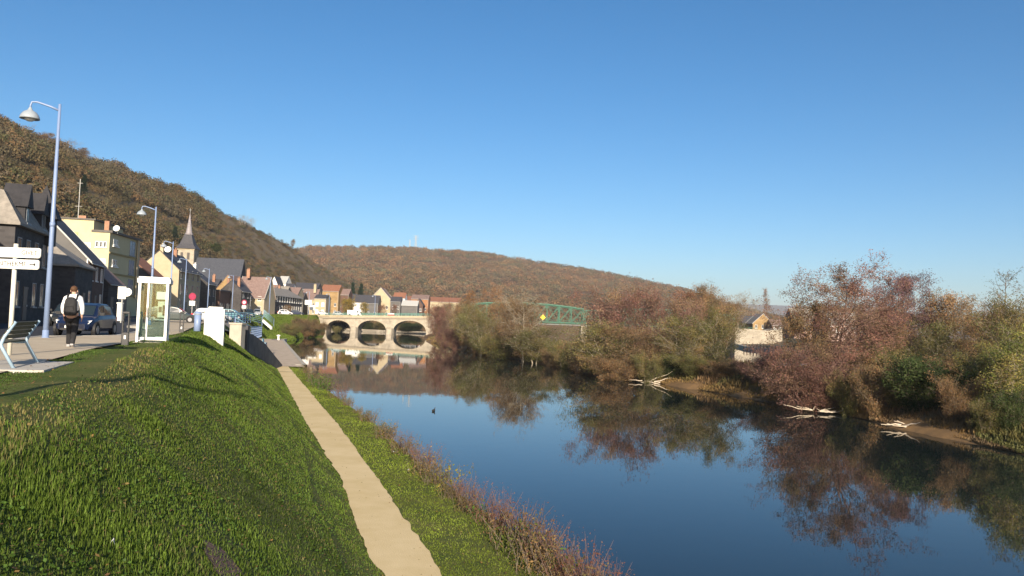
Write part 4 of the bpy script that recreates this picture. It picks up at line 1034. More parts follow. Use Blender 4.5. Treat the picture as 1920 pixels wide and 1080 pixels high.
# ================================================================== cars
tyreM = mat('tyre_rubber', (.015, .015, .016), .85, var=.2); rimM = mat('wheel_rim', (.22, .22, .23), .45, metal=.3)
cglass = mat('car_glass', (.02, .03, .035), .06, spec=.8); lightM = mat('headlight_glass', (.75, .76, .75), .15, spec=.8); redL = mat('tail_light', (.45, .02, .03), .2, spec=.6)
plateM = mat('number_plate', (.78, .78, .74), .5); trimM = mat('black_trim', (.02, .02, .022), .6)
CARM = {}
def car(label, loc, rz, paint, L=3.95, W=1.68, H=1.47, estate=False, group='cars parked along the street', full=True):
    t = thing('parked_car', label, 'car', loc, rz, group)
    # local x forward; stations from rear (-L/2) to front
    key = (L, W, H, estate)
    if key not in CARM:
        h = L / 2
        st_ = [(-h, .36, .62, .62), (-h + .05, .28, .80, .74), (-h + .35, .24, .93, .80), (-h + 1.0, .22, .95, .835), (0, .22, .93, .84), (.55, .22, .93, .84), (1.0, .24, .90, .82), (1.45, .26, .80, .78), (h - .15, .30, .66, .66), (h, .36, .55, .52)]
        body = MB(); secs = []
        for x, zb, zt, hw in st_:
            hw = hw * W / 1.68
            secs.append([(x, -hw * .92, zb), (x, hw * .92, zb), (x, hw, zb + .14), (x, hw, zt - .18), (x, hw * .94, zt - .03), (x, hw * .80, zt), (x, -hw * .80, zt), (x, -hw * .94, zt - .03), (x, -hw, zt - .18), (x, -hw, zb + .14)])
        body.loft(secs)
        rearx = -h + (.12 if estate else .22)
        cab = [(rearx, .90, .70), (rearx + .28, H - .13, .58), (rearx + .65, H - .02, .56), (.0, H, .57), (.42, H - .07, .58), (1.22, .88, .70)]
        def cabin(ins, lo, mb):
            secs = []
            for x, z, hw in cab:
                hw = hw * W / 1.68
                secs.append([(x, -hw * 1.12 - ins, lo), (x, hw * 1.12 + ins, lo), (x, hw + ins, z - .05), (x, hw * .86, z + ins * .5), (x, -hw * .86, z + ins * .5), (x, -hw - ins, z - .05)])
            mb.loft(secs)
        cb = MB()
        xs = cab; w_ = W / 1.68
        # glasshouse: roof shell + pillars are paint, windows are separate
        secs = []
        for x, z, hw in cab:
            hw *= w_
            secs.append([(x, -hw * 1.13, .86), (x, hw * 1.13, .86), (x, hw, z - .06), (x, hw * .84, z), (x, -hw * .84, z), (x, -hw, z - .06)])
        body.loft(secs)
        gl_ = []
        for s in (-1, 1):                                     # side windows
            for (xa, xb) in ((rearx + .42, -.28), (-.18, .62)):
                def pt(x, f, off=.012):
                    for k in range(len(cab) - 1):
                        if cab[k][0] <= x <= cab[k + 1][0]:
                            u = (x - cab[k][0]) / (cab[k + 1][0] - cab[k][0]); z = cab[k][1] * (1 - u) + cab[k + 1][1] * u; hw = (cab[k][2] * (1 - u) + cab[k + 1][2] * u) * w_
                    zl, zh = .90, z - .09
                    return (x, s * (hw * 1.13 * (1 - (zl - .86) / (z - .06 - .86)) * (1 - f) + hw * ((zl - .86) / (z - .06 - .86)) * (1 - f) + (hw * 1.01) * f + off), zl * (1 - f) + zh * f)
                q = [pt(xa, 0), pt(xb, 0), pt(xb - (.0 if xb < 0 else .1), 1), pt(xa, 1)]
                gm = MB(); gm.add(q, [(0, 1, 2, 3)]); gl_.append(gm.mesh('side_window', cglass))
        ws = MB()
        x0, z0, w0 = cab[5]; x1, z1, w1 = cab[4]
        nx, nz = (z1 - z0), (x0 - x1); ln = math.hypot(nx, nz); nx, nz = -nx / ln * -.014, nz / ln * .014
        f = lambda u, sw: (x0 + (x1 - x0) * u + nx, sw * (w0 * (1 - u) + w1 * u) * w_ * .88, z0 + (z1 - z0) * u + nz)
        ws.add([f(.08, -1), f(.08, 1), f(.9, 1), f(.9, -1)], [(0, 1, 2, 3)])
        x0, z0, w0 = cab[0]; x1, z1, w1 = cab[1]
        g = lambda u, sw: (x0 + (x1 - x0) * u - .014, sw * (w0 * (1 - u) + w1 * u) * w_ * .86, z0 + (z1 - z0) * u + .01)
        ws2 = MB(); ws2.add([g(.12, -1), g(.12, 1), g(.92, 1), g(.92, -1)], [(0, 1, 2, 3)])
        hl = []
        for s in (-1, 1):
            a = MB(); a.add([(h - .03, s * .34, .52), (h - .17, s * .63, .55), (h - .34, s * .72, .70), (h - .2, s * .42, .645), (h - .0, s * .34, .53), (h - .13, s * .645, .56), (h - .31, s * .735, .71), (h - .16, s * .42, .665)], [(0, 1, 2, 3), (4, 7, 6, 5), (0, 4, 5, 1), (1, 5, 6, 2), (2, 6, 7, 3), (3, 7, 4, 0)])
            hl.append(a.mesh('headlight', lightM))
        tl = []
        for s in (-1, 1):
            a = MB(); a.b2((-h - .02, s * .48, .62), (-h + .18, s * .74, .86)); tl.append(a.mesh('tail_light', redL))
        pf = MB(); pf.b2((h - .0, -.26, .36), (h + .025, .26, .47)); pr_ = MB(); pr_.b2((-h - .03, -.26, .48), (-h + .01, .26, .59))
        gr = MB(); gr.b2((h - .10, -.45, .27), (h + .012, .45, .35)); gr.b2((h - .10, -.3, .485), (h - .0, .3, .53))
        bpz = MB(); bpz.b2((-h - .03, -.7, .34), (-h + .12, .7, .46))
        wh_ = []
        for x in (-h + .68, h - .72):
            for s in (-1, 1):
                ty = MB(); y0_, y1_ = s * (W / 2 - .19), s * (W / 2 + .005)
                ty.tube([(x, y0_, .30), (x, y1_, .30)], .30, 20)
                ri = MB(); ri.tube([(x, y1_ - s * .01, .30), (x, y1_ + s * .012, .30)], .185, 14)
                wh_.append((ty.mesh('tyre', tyreM), ri.mesh('rim', rimM)))
        mi_ = []
        for s in (-1, 1):
            a = MB(); a.b2((.78, s * .80, .93), (.92, s * 1.0, 1.06)); mi_.append(a)
        arch = []
        for x in (-h + .68, h - .72):
            for s in (-1, 1): arch.append(MB()); arch[-1].tube([(x, s * (W / 2 - .1), .31), (x, s * (W / 2 + .002), .31)], .355, 20)
        CARM[key] = dict(body=body, glass=gl_, ws=ws.mesh('windscreen', cglass), rw=ws2.mesh('rear_window', cglass), hl=hl, tl=tl, pf=pf.mesh('number_plate', plateM), pr=pr_.mesh('number_plate', plateM), gr=gr.mesh('grille', trimM), bp=bpz.mesh('rear_bumper', trimM), wh=wh_, mi=[a.mesh('mirror', trimM) for a in mi_], arch=[a_.mesh('wheel_arch', trimM) for a_ in arch])
    c = CARM[key]
    bd = c['body'].build('body', paint, t, False, bevel=.04)
    [link('side_window', g_, t) for g_ in c['glass']]; link('windscreen', c['ws'], t); link('rear_window', c['rw'], t)
    for k in range(2): link('headlight', c['hl'][k], t); link('tail_light', c['tl'][k], t); link('mirror', c['mi'][k], t)
    link('number_plate', c['pf'], t); link('number_plate', c['pr'], t); link('grille', c['gr'], t); link('rear_bumper', c['bp'], t); [link('wheel_arch', a_, t) for a_ in c['arch']]
    for a, b in c['wh']:
        w = link('wheel', a, t); link('rim', b, w)
    return t
def paint(name, col): return mat(name, col, .3, var=.04, scale=1, spec=.45)
blueP, darkP, greenP, greyP, whiteC, tealP = paint('navy_car_paint', (.009, .017, .05)), paint('black_car_paint', (.018, .022, .026)), paint('dark_green_car_paint', (.03, .045, .045)), paint('silver_car_paint', (.35, .37, .39)), paint('white_car_paint', (.7, .7, .7)), paint('teal_car_paint', (.06, .18, .22))
rz_ = lambda y: float(street_z(y)) - .115
car('navy blue hatchback parked nose to camera behind the walker', (XY(163, 36.5), 36.5, rz_(36)), R(-79), blueP)
car('dark car parked farther up behind lamp post', (XY(96, 50), 52, rz_(52)), R(-72), darkP)
car('dark green estate car seen through the phone booth', (XY(324, 74), 74, rz_(74) + .1), R(18), greenP, L=4.5, H=1.48, estate=True)
car('silver car parked right behind the dark estate', (XY(384, 82), 84, rz_(84) + .1), R(15), greyP)
car('teal car behind the blue railing', (XY(432, 118), 118, rz_(118) + .1), R(10), tealP)
car('black car beside the round red sign', (XY(466, 150), 150, rz_(150) + .1), R(-60), darkP)
car('silver car with bright windscreen by terrace lamp', (XY(482, 165), 165, rz_(165) + .1), R(-75), greyP)
car('white car parked before the long dark terrace', (XY(534, 215), 215, rz_(215) + .1), R(20), whiteC)
car('navy car parked near the left bridge end', (XY(556, 240), 240, rz_(240) + .1), R(20), blueP)
car('white car standing at the bridge entrance', (XY(606, 288), 287, 5.75), R(5), whiteC)
car('silver car crossing the bridge left of yellow tree', (XY(634, 286), 286, 5.8), R(3), greyP)
t = thing('white_van', 'white van crossing the bridge before the yellow tree', 'van', (XY(664, 286), 286, 5.9), R(2))
m = MB(); m.prism([(-2.4, .35), (2.4, .35), (2.4, .9), (1.9, 1.15), (1.4, 1.95), (-2.4, 2.0)], 1, -.9, .9); m.build('body', whiteC, t, bevel=.06)
m = MB(); m.b2((1.0, -.91, 1.2), (1.5, -.902, 1.75)); m.build('side_window', cglass, t)
for x in (-1.5, 1.5):
    for s in (-.92, .92): m = MB(); m.tube([(x, s, .33), (x, s * .8, .33)], .33, 16); m.build('wheel', tyreM, t)
for lab, px in (('red and white road barrier on the bridge', 733),):
    t = thing('road_barrier', lab, 'barrier', (XY(px, 282.2), 282.2, 6.35), 0)
    m = MB(); m.b2((-1.15, -.3, 0), (1.15, .3, .5)); m.build('base', mat('barrier_red', (.55, .08, .06), .6), t, bevel=.03)
    m = MB(); m.b2((-1.15, -.25, .503), (1.15, .25, .95)); m.build('top', framewM, t, bevel=.03)

# ================================================================== the walker
def skin_obj(name, joints, edges, m, parent, sub=2, root=0):
    me = bpy.data.meshes.new(name); me.from_pydata([j[0] for j in joints], edges, [])
    o = link(name, me, parent); o.modifiers.new('skin', 'SKIN'); s = o.modifiers.new('sub', 'SUBSURF'); s.levels = sub; s.render_levels = sub
    sv = me.skin_vertices[0].data
    for i, j in enumerate(joints):
        r_ = j[1]; sv[i].radius = r_ if hasattr(r_, '__len__') else (r_, r_)
    sv[root].use_root = True
    me.materials.append(m)
    dg = bpy.context.evaluated_depsgraph_get(); me2 = bpy.data.meshes.new_from_object(o.evaluated_get(dg))
    o.modifiers.clear(); o.data = me2; me2.name = name
    me2.polygons.foreach_set('use_smooth', [True] * len(me2.polygons))
    return o
skinM = mat('skin', (.50, .30, .22), .6, var=.06, scale=6); jackM = mat('white_jacket', (.72, .72, .73), .85, var=.05, scale=5, bump=.2)
trouM = mat('black_trousers', (.018, .018, .02), .85, var=.2, scale=5, bump=.2); hairM = mat('brown_hair', (.09, .045, .022), .7, var=.3, scale=30, bump=.4)
packM = mat('black_backpack_cloth', (.022, .022, .024), .8, var=.2, scale=6, bump=.3); shoeM = mat('grey_shoe', (.35, .34, .34), .7, var=.1)
wp = G(132, 651, 4.75)
pe_ = thing('person', 'person walking away in white hooded jacket and black trousers', 'person', (wp.x, wp.y, 4.75), R(14))
# local: +y is the walking direction, x right
J = [((0, 0, .94), (.15, .11)), ((0, 0, 1.12), (.145, .105)), ((0, .01, 1.30), (.17, .115)), ((0, .0, 1.43), (.15, .09)), ((0, .02, 1.52), (.055, .055)), ((0, .045, 1.60), (.075, .085)), ((0, .05, 1.69), (.078, .095)), ((0, .045, 1.76), (.055, .07)),
     ((.19, 0, 1.42), .062), ((.245, -.03, 1.16), .046), ((.235, .08, .93), .034), ((.235, .10, .86), (.035, .02)),
     ((-.19, 0, 1.42), .062), ((-.25, .01, 1.16), .046), ((-.25, .12, .94), .034), ((-.25, .14, .87), (.035, .02)),
     ((.085, .0, .86), (.095, .10)), ((.09, -.02, .50), (.062, .066)), ((.09, -.20, .13), (.042, .045)), ((.09, -.17, .07), (.045, .04)), ((.095, -.05, .03), (.045, .03)),
     ((-.085, .0, .86), (.095, .10)), ((-.09, .16, .50), (.062, .066)), ((-.085, .12, .10), (.042, .045)), ((-.085, .14, .05), (.045, .04)), ((-.09, .28, .035), (.045, .03)),
     ((0, .145, 1.66), (.016, .02))]
Ed = [(0, 1), (1, 2), (2, 3), (3, 4), (4, 5), (5, 6), (6, 7), (3, 8), (8, 9), (9, 10), (10, 11), (3, 12), (12, 13), (13, 14), (14, 15), (0, 16), (16, 17), (17, 18), (18, 19), (19, 20), (0, 21), (21, 22), (22, 23), (23, 24), (24, 25), (6, 26)]
# fingers
for hi, sx in ((11, 1), (15, -1)):
    hx, hy, hz_ = J[hi][0]
    for k, (dy, ln) in enumerate(((.03, .07), (.01, .08), (-.01, .075), (-.03, .06))):
        J.append(((hx, hy + dy, hz_ - .04), .0095)); a_ = len(J) - 1; Ed.append((hi, a_))
        J.append(((hx - sx * .012, hy + dy + .005, hz_ - .04 - ln), .008)); Ed.append((a_, a_ + 1))
    J.append(((hx - sx * .01, hy + .045, hz_ + .01), .011)); a_ = len(J) - 1; Ed.append((hi, a_))
    J.append(((hx - sx * .02, hy + .06, hz_ - .04), .009)); Ed.append((a_, a_ + 1))
body = skin_obj('body', J, Ed, skinM, pe_, 2)
Jt = [((0, 0, .96), (.175, .135)), ((.088, .0, .86), (.115, .12)), ((.092, -.02, .50), (.088, .09)), ((.09, -.19, .15), (.072, .075)), ((.09, -.205, .08), (.07, .075)),
      ((-.088, .0, .86), (.115, .12)), ((-.092, .16, .50), (.088, .09)), ((-.086, .125, .14), (.072, .075)), ((-.086, .12, .07), (.07, .075))]
skin_obj('trousers', Jt, [(0, 1), (1, 2), (2, 3), (3, 4), (0, 5), (5, 6), (6, 7), (7, 8)], trouM, pe_, 2)
Jj = [((0, 0, .97), (.185, .14)), ((0, 0, 1.12), (.18, .135)), ((0, .01, 1.30), (.20, .145)), ((0, .0, 1.44), (.165, .12)), ((0, .0, 1.52), (.10, .10)),
      ((.2, 0, 1.42), .085), ((.265, -.03, 1.16), .07), ((.25, .07, .95), .055), ((-.2, 0, 1.42), .085), ((-.27, .01, 1.16), .07), ((-.265, .11, .96), .055), ((0, -.09, 1.50), (.10, .05))]
skin_obj('jacket', Jj, [(0, 1), (1, 2), (2, 3), (3, 4), (3, 5), (5, 6), (6, 7), (3, 8), (8, 9), (9, 10), (4, 11)], jackM, pe_, 2)
m = MB()
secs = []
for k in range(9):
    t_ = -math.pi / 2 + math.pi * k / 8
    r1 = math.cos(t_)
    secs.append([(r1 * .098 * math.cos(a_ * math.pi / 8), .03 + r1 * .112 * math.sin(a_ * math.pi / 8) - .0, 1.715 + .10 * math.sin(t_)) for a_ in range(16)])
m.loft(secs); m.build('hair', hairM, pe_, True)
for s in (-1, 1):
    e_ = MB(); e_.box((s * .088, .04, 1.66), (.02, .045, .065)); e_.build('ear', skinM, pe_, bevel=.008)
    e_ = MB(); e_.lathe([(.0, -.012), (.012, 0), (.0, .012)], 8, (s * .032, .138, 1.69)); e_.build('eye', doorM, pe_)
m = MB(); m.box((0, .137, 1.615), (.05, .012, .012)); m.build('mouth', mat('lips', (.40, .16, .14), .6), pe_)
for x_, y0_, z_, rx_ in ((.09, -.13, .05, R(-28)), (-.088, .20, .045, 0)):
    m = MB(); m.box((x_, y0_, z_), (.095, .27, .085), rx=rx_); so = m.build('shoe', shoeM, pe_, bevel=.025)
bp_ = thing('backpack', 'black backpack on the walker in white jacket', 'backpack', (wp.x, wp.y, 4.75), R(14))
m = MB()
secs = []
for z_, w_, d_ in ((.93, .10, .05), (.95, .155, .09), (1.05, .175, .11), (1.25, .17, .105), (1.40, .14, .085), (1.46, .09, .05), (1.475, .03, .02)):
    secs.append([((w_ * math.copysign(abs(math.cos(q)) ** .6, math.cos(q))), -.235 + d_ * math.copysign(abs(math.sin(q)) ** .6, math.sin(q)), z_) for q in [k * math.pi / 8 + .01 for k in range(16)]])
m.loft(secs); m.build('sack', packM, bp_, True)
m = MB(); m.tube([(-.1, -.33, 1.02), (-.1, -.345, 1.2), (.1, -.345, 1.2), (.1, -.33, 1.02)], .012, 6); m.build('pocket_seam', trimM, bp_)
for s in (-1, 1):
    m = MB(); m.tube([(s * .12, -.16, 1.42), (s * .135, -.04, 1.56), (s * .13, .10, 1.52), (s * .14, .17, 1.36), (s * .17, .12, 1.15), (s * .15, -.13, 1.02)], .022, 6); m.build('strap', packM, bp_, True)
# small bird on the water
q = G(813, 771, 0.0)
t = thing('water_bird', 'small dark bird floating on the open water', 'bird', (q.x, q.y, 0), R(70))
m = MB(); secs = []
for x_, r1, z_ in ((-.22, .015, .09), (-.15, .06, .06), (-.03, .085, .05), (.08, .075, .055), (.13, .04, .09), (.15, .032, .15), (.18, .036, .19), (.215, .028, .195), (.24, .01, .19)):
    secs.append([(x_, r1 * math.cos(k * math.pi / 5), z_ + r1 * math.sin(k * math.pi / 5)) for k in range(10)])
m.loft(secs); bd = m.build('body', mat('dark_feathers', (.03, .03, .03), .7, var=.3, scale=20), t, True)
m = MB(); m.tube([(.235, 0, .19), (.285, 0, .182)], [.012, .003], 6); m.build('beak', mat('beak', (.5, .4, .2), .5), t)
# lattice pylons and lookout on the hill crests
def pylon(label, px, py0, py1, Y, arms):
    p = P(px, py1, Y); q = P(px, py0, Y); h = q.z - p.z
    t = thing('lattice_pylon', label, 'pylon', p)
    m = MB(); w = h * .09
    for a_, b_ in ((-1, -1), (1, -1), (1, 1), (-1, 1)): m.tube([(a_ * w, b_ * w, -8), (a_ * w * .3, b_ * w * .3, h * .7), (a_ * w * .25, b_ * w * .25, h)], .28, 4)
    for k in range(7):
        z = h * k / 7; r1 = w * (1 - .75 * k / 7); m.tube([(-r1, 0, z), (r1, 0, z + h / 7)], .18, 4); m.tube([(r1, 0, z), (-r1, 0, z + h / 7)], .18, 4)
    m.build('tower', zincM, t)
    if arms:
        m = MB()
        for z in (.72, .86, 1.0): m.tube([(-h * .22, 0, h * z), (h * .22, 0, h * z)], .3, 4)
        m.build('cross_arm', zincM, t)
    return t
pylon('lattice power pylon on the far wooded crest', 779, 442, 466, 1680, True)
pylon('thin mast standing left of the pylon on far crest', 768, 449, 466, 1680, False)
# ================================================================== vegetation
leafM = mat('leaves', (1, 1, 1), .75, attr=True, spec=.15, trans=.33, rand=.16)
hillLeafM = mat('wood_leaves', (1, 1, 1), .9, attr=True, spec=.05)
barkM = mat('bark', (.11, .085, .065), .9, scale=3, col2=(.19, .155, .12), bump=.4, bscale=20, spec=.1)
paleBarkM = mat('pale_bark', (.26, .22, .16), .9, scale=3, col2=(.36, .31, .24), bump=.3, bscale=20, spec=.1)
redBarkM = mat('reddish_twig_bark', (.13, .075, .06), .9, scale=3, col2=(.19, .12, .10), spec=.1)

def quads(C, size, rng, asp=.6, flat=0.0, nrm=None):
    """random leaf-sized rhombs at C; returns V (n*4,3), F"""
    n = len(C)
    a = rng.normal(size=(n, 3))
    if nrm is not None:
        nv = nrm + rng.normal(size=(n, 3)) * flat; nv /= np.linalg.norm(nv, axis=1, keepdims=True); a -= (a * nv).sum(1, keepdims=True) * nv
    a /= np.linalg.norm(a, axis=1, keepdims=True)
    b = rng.normal(size=(n, 3)); b -= (b * a).sum(1, keepdims=True) * a; b /= np.linalg.norm(b, axis=1, keepdims=True)
    if nrm is not None: b = np.cross(nv, a)
    s = (np.asarray(size) * np.ones(n))[:, None]
    V = np.stack([C - a * s * .5, C + b * s * .5 * asp, C + a * s * .5, C - b * s * .5 * asp], 1).reshape(-1, 3)
    return V, np.arange(n * 4).reshape(n, 4)
class Tubes:
    def __init__(s): s.V = []; s.F = []; s.o = 0
    def add(s, pts, rad, n):
        pts = np.asarray(pts, float); k = len(pts)
        t = np.gradient(pts, axis=0); t /= np.linalg.norm(t, axis=1, keepdims=True) + 1e-9
        ref = np.array([0.31, .17, .93]) if abs(t[0, 2]) < .8 else np.array([1.0, .2, .1])
        a = np.cross(t, ref); a /= np.linalg.norm(a, axis=1, keepdims=True) + 1e-9
        b = np.cross(t, a)
        th = np.arange(n) * 2 * np.pi / n
        R_ = np.asarray(rad, float)[:, None, None]
        ring = pts[:, None, :] + R_ * (a[:, None, :] * np.cos(th)[None, :, None] + b[:, None, :] * np.sin(th)[None, :, None])
        idx = np.arange(k * n).reshape(k, n) + s.o
        nx = np.roll(idx, -1, 1)
        s.F.append(np.stack([idx[:-1], nx[:-1], nx[1:], idx[1:]], -1).reshape(-1, 4)); s.V.append(ring.reshape(-1, 3)); s.o += k * n
    def mesh(s, name, m): return npmesh(name, np.concatenate(s.V), np.concatenate(s.F), m, smooth=True)
ENV = {'round': lambda t: math.sin(math.pi * min(max(t, .02), .98)) ** .6, 'vase': lambda t: .35 + .65 * math.sin(math.pi * min(t * .75 + .12, 1)),
       'cone': lambda t: (1 - t) * .9 + .12, 'column': lambda t: .75 * math.sin(math.pi * min(max(t * .9 + .08, .02), .98)) ** .4, 'spread': lambda t: 1.0 - .55 * t * t}
def gen_tree(seed, H, W, stems=1, nb=26, t0=.22, env='round', up=.55, subs=6, leaves=7, lsize=.14, pal=((.1, .1, .05),), spread=.22, bark=None, r0=None, twigs=3, lean=.06, twr=.012, asp=.48):
    rng = np.random.default_rng(seed); rd = random.Random(seed)
    wood = Tubes(); C = []; S = []; K = []
    r0 = r0 or H * .016 / math.sqrt(stems) + .02
    pal = np.array(pal)
    tr = []
    for s in range(stems):
        az = rng.uniform(0, 6.28); sp_ = (W * .22 if stems > 1 else H * lean)
        k = 8; ts = np.linspace(0, 1, k)
        h = H * (1 if s == 0 else rng.uniform(.7, .98))
        base = np.array([math.cos(az), math.sin(az), 0]) * (.12 * stems if stems > 1 else 0)
        p = np.stack([base[0] + math.cos(az) * sp_ * ts ** 1.3, base[1] + math.sin(az) * sp_ * ts ** 1.3, ts * h], 1)
        p[1:-1, :2] += rng.normal(size=(k - 2, 2)) * H * .012
        p[0, 2] = -.4
        wood.add(p, r0 * (1 - ts * .9) * rng.uniform(.8, 1.1), 7); tr.append(p)
    for b in range(nb):
        p = tr[b % stems]; t = t0 + (1 - t0) * ((b + rng.uniform(0, 1)) / nb)
        f = t * 7; i = min(int(f), 6); q = p[i] * (1 - (f - i)) + p[i + 1] * (f - i)
        az = b * 2.39996 + rng.uniform(-.5, .5)
        te = (t - t0) / (1 - t0)
        reach = W / 2 * ENV[env](te) * rng.uniform(.6, 1.12)
        u = up * rng.uniform(.5, 1.4) + te * .5
        k = 6; ts = np.linspace(0, 1, k)
        d = np.array([math.cos(az), math.sin(az), 0.])
        br = q[None] + d[None] * (reach * ts)[:, None] + np.array([0, 0, 1.])[None] * (reach * u * (ts ** 1.4))[:, None]
        br[1:] += rng.normal(size=(k - 1, 3)) * reach * .05
        rb = max(r0 * (1 - t * .85) * .45, .018)
        wood.add(br, rb * (1 - ts * .8) + .005, 5)
        bc = pal[rng.integers(len(pal))] * rng.uniform(.72, 1.3)
        for s in range(subs):
            v = rng.uniform(.25, 1); f = v * 5; i = min(int(f), 4); q2 = br[i] * (1 - (f - i)) + br[i + 1] * (f - i)
            dd = d * .5 + rng.normal(size=3) * .55 + np.array([0, 0, .35]); dd /= np.linalg.norm(dd)
            ln = (reach * .38 + .25) * rng.uniform(.5, 1.15)
            ts3 = np.linspace(0, 1, 4)
            sb = q2[None] + dd[None] * (ln * ts3)[:, None]; sb[1:] += rng.normal(size=(3, 3)) * ln * .08; sb[:, 2] += ln * .12 * ts3 ** 2
            wood.add(sb, rb * .4 * (1 - ts3 * .75) + .004, 3)
            for w in range(twigs):
                v3 = rng.uniform(.3, 1); j = min(int(v3 * 3), 2); q3 = sb[j] * (1 - (v3 * 3 - j)) + sb[j + 1] * (v3 * 3 - j)
                d3 = dd * .6 + rng.normal(size=3) * .6 + np.array([0, 0, .25]); d3 /= np.linalg.norm(d3)
                l3 = ln * .5 * rng.uniform(.5, 1.2)
                wood.add(np.stack([q3, q3 + d3 * l3 * .5 + rng.normal(size=3) * .03, q3 + d3 * l3]), [twr, twr * .75, twr * .4], 3)
                m_ = rng.poisson(leaves)
                if m_:
                    C.append(q3[None] + d3[None] * (l3 * rng.uniform(.1, 1.1, m_))[:, None] + rng.normal(size=(m_, 3)) * spread)
                    S.append(lsize * rng.uniform(.6, 1.4, m_)); K.append(np.clip(bc[None] * rng.uniform(.8, 1.22, (m_, 1)) * (1 + rng.normal(size=(m_, 3)) * .07), 0.005, 1))
    C = np.concatenate(C); S = np.concatenate(S); K = np.concatenate(K)
    V, Fq = quads(C, S, rng, asp)
    return wood.mesh('trunk', bark or barkM), npmesh('crown', V, Fq, leafM, col=np.repeat(K, 4, 0))
RED = ((0.203, 0.105, 0.083), (0.232, 0.12, 0.09), (0.173, 0.098, 0.083), (0.225, 0.143, 0.098), (0.195, 0.128, 0.075)); PURP = ((0.16, 0.094, 0.102), (0.203, 0.109, 0.109), (0.174, 0.116, 0.116))
OLIVE = ((0.145, 0.145, 0.051), (0.189, 0.167, 0.058), (0.123, 0.123, 0.043), (0.217, 0.167, 0.065)); BROWN = ((0.255, 0.158, 0.075), (0.21, 0.143, 0.075), (0.285, 0.18, 0.09), (0.18, 0.128, 0.068))
YELL = ((0.23, 0.223, 0.054), (0.176, 0.189, 0.054), (0.27, 0.236, 0.068), (0.135, 0.155, 0.041), (0.176, 0.135, 0.054)); ORNG = ((0.276, 0.138, 0.052), (0.322, 0.161, 0.057), (0.23, 0.127, 0.057)); DGREEN = ((0.044, 0.065, 0.022), (0.06, 0.083, 0.027), (0.037, 0.053, 0.02), (0.075, 0.094, 0.031))
PALE = ((0.2, 0.17, 0.13), (0.24, 0.19, 0.14)); RUST = ((0.231, 0.105, 0.058), (0.263, 0.121, 0.063), (0.189, 0.095, 0.053)); GOLD = ((0.34, 0.24, 0.04), (0.3, 0.22, 0.045), (0.24, 0.2, 0.05))
PROTO = {}
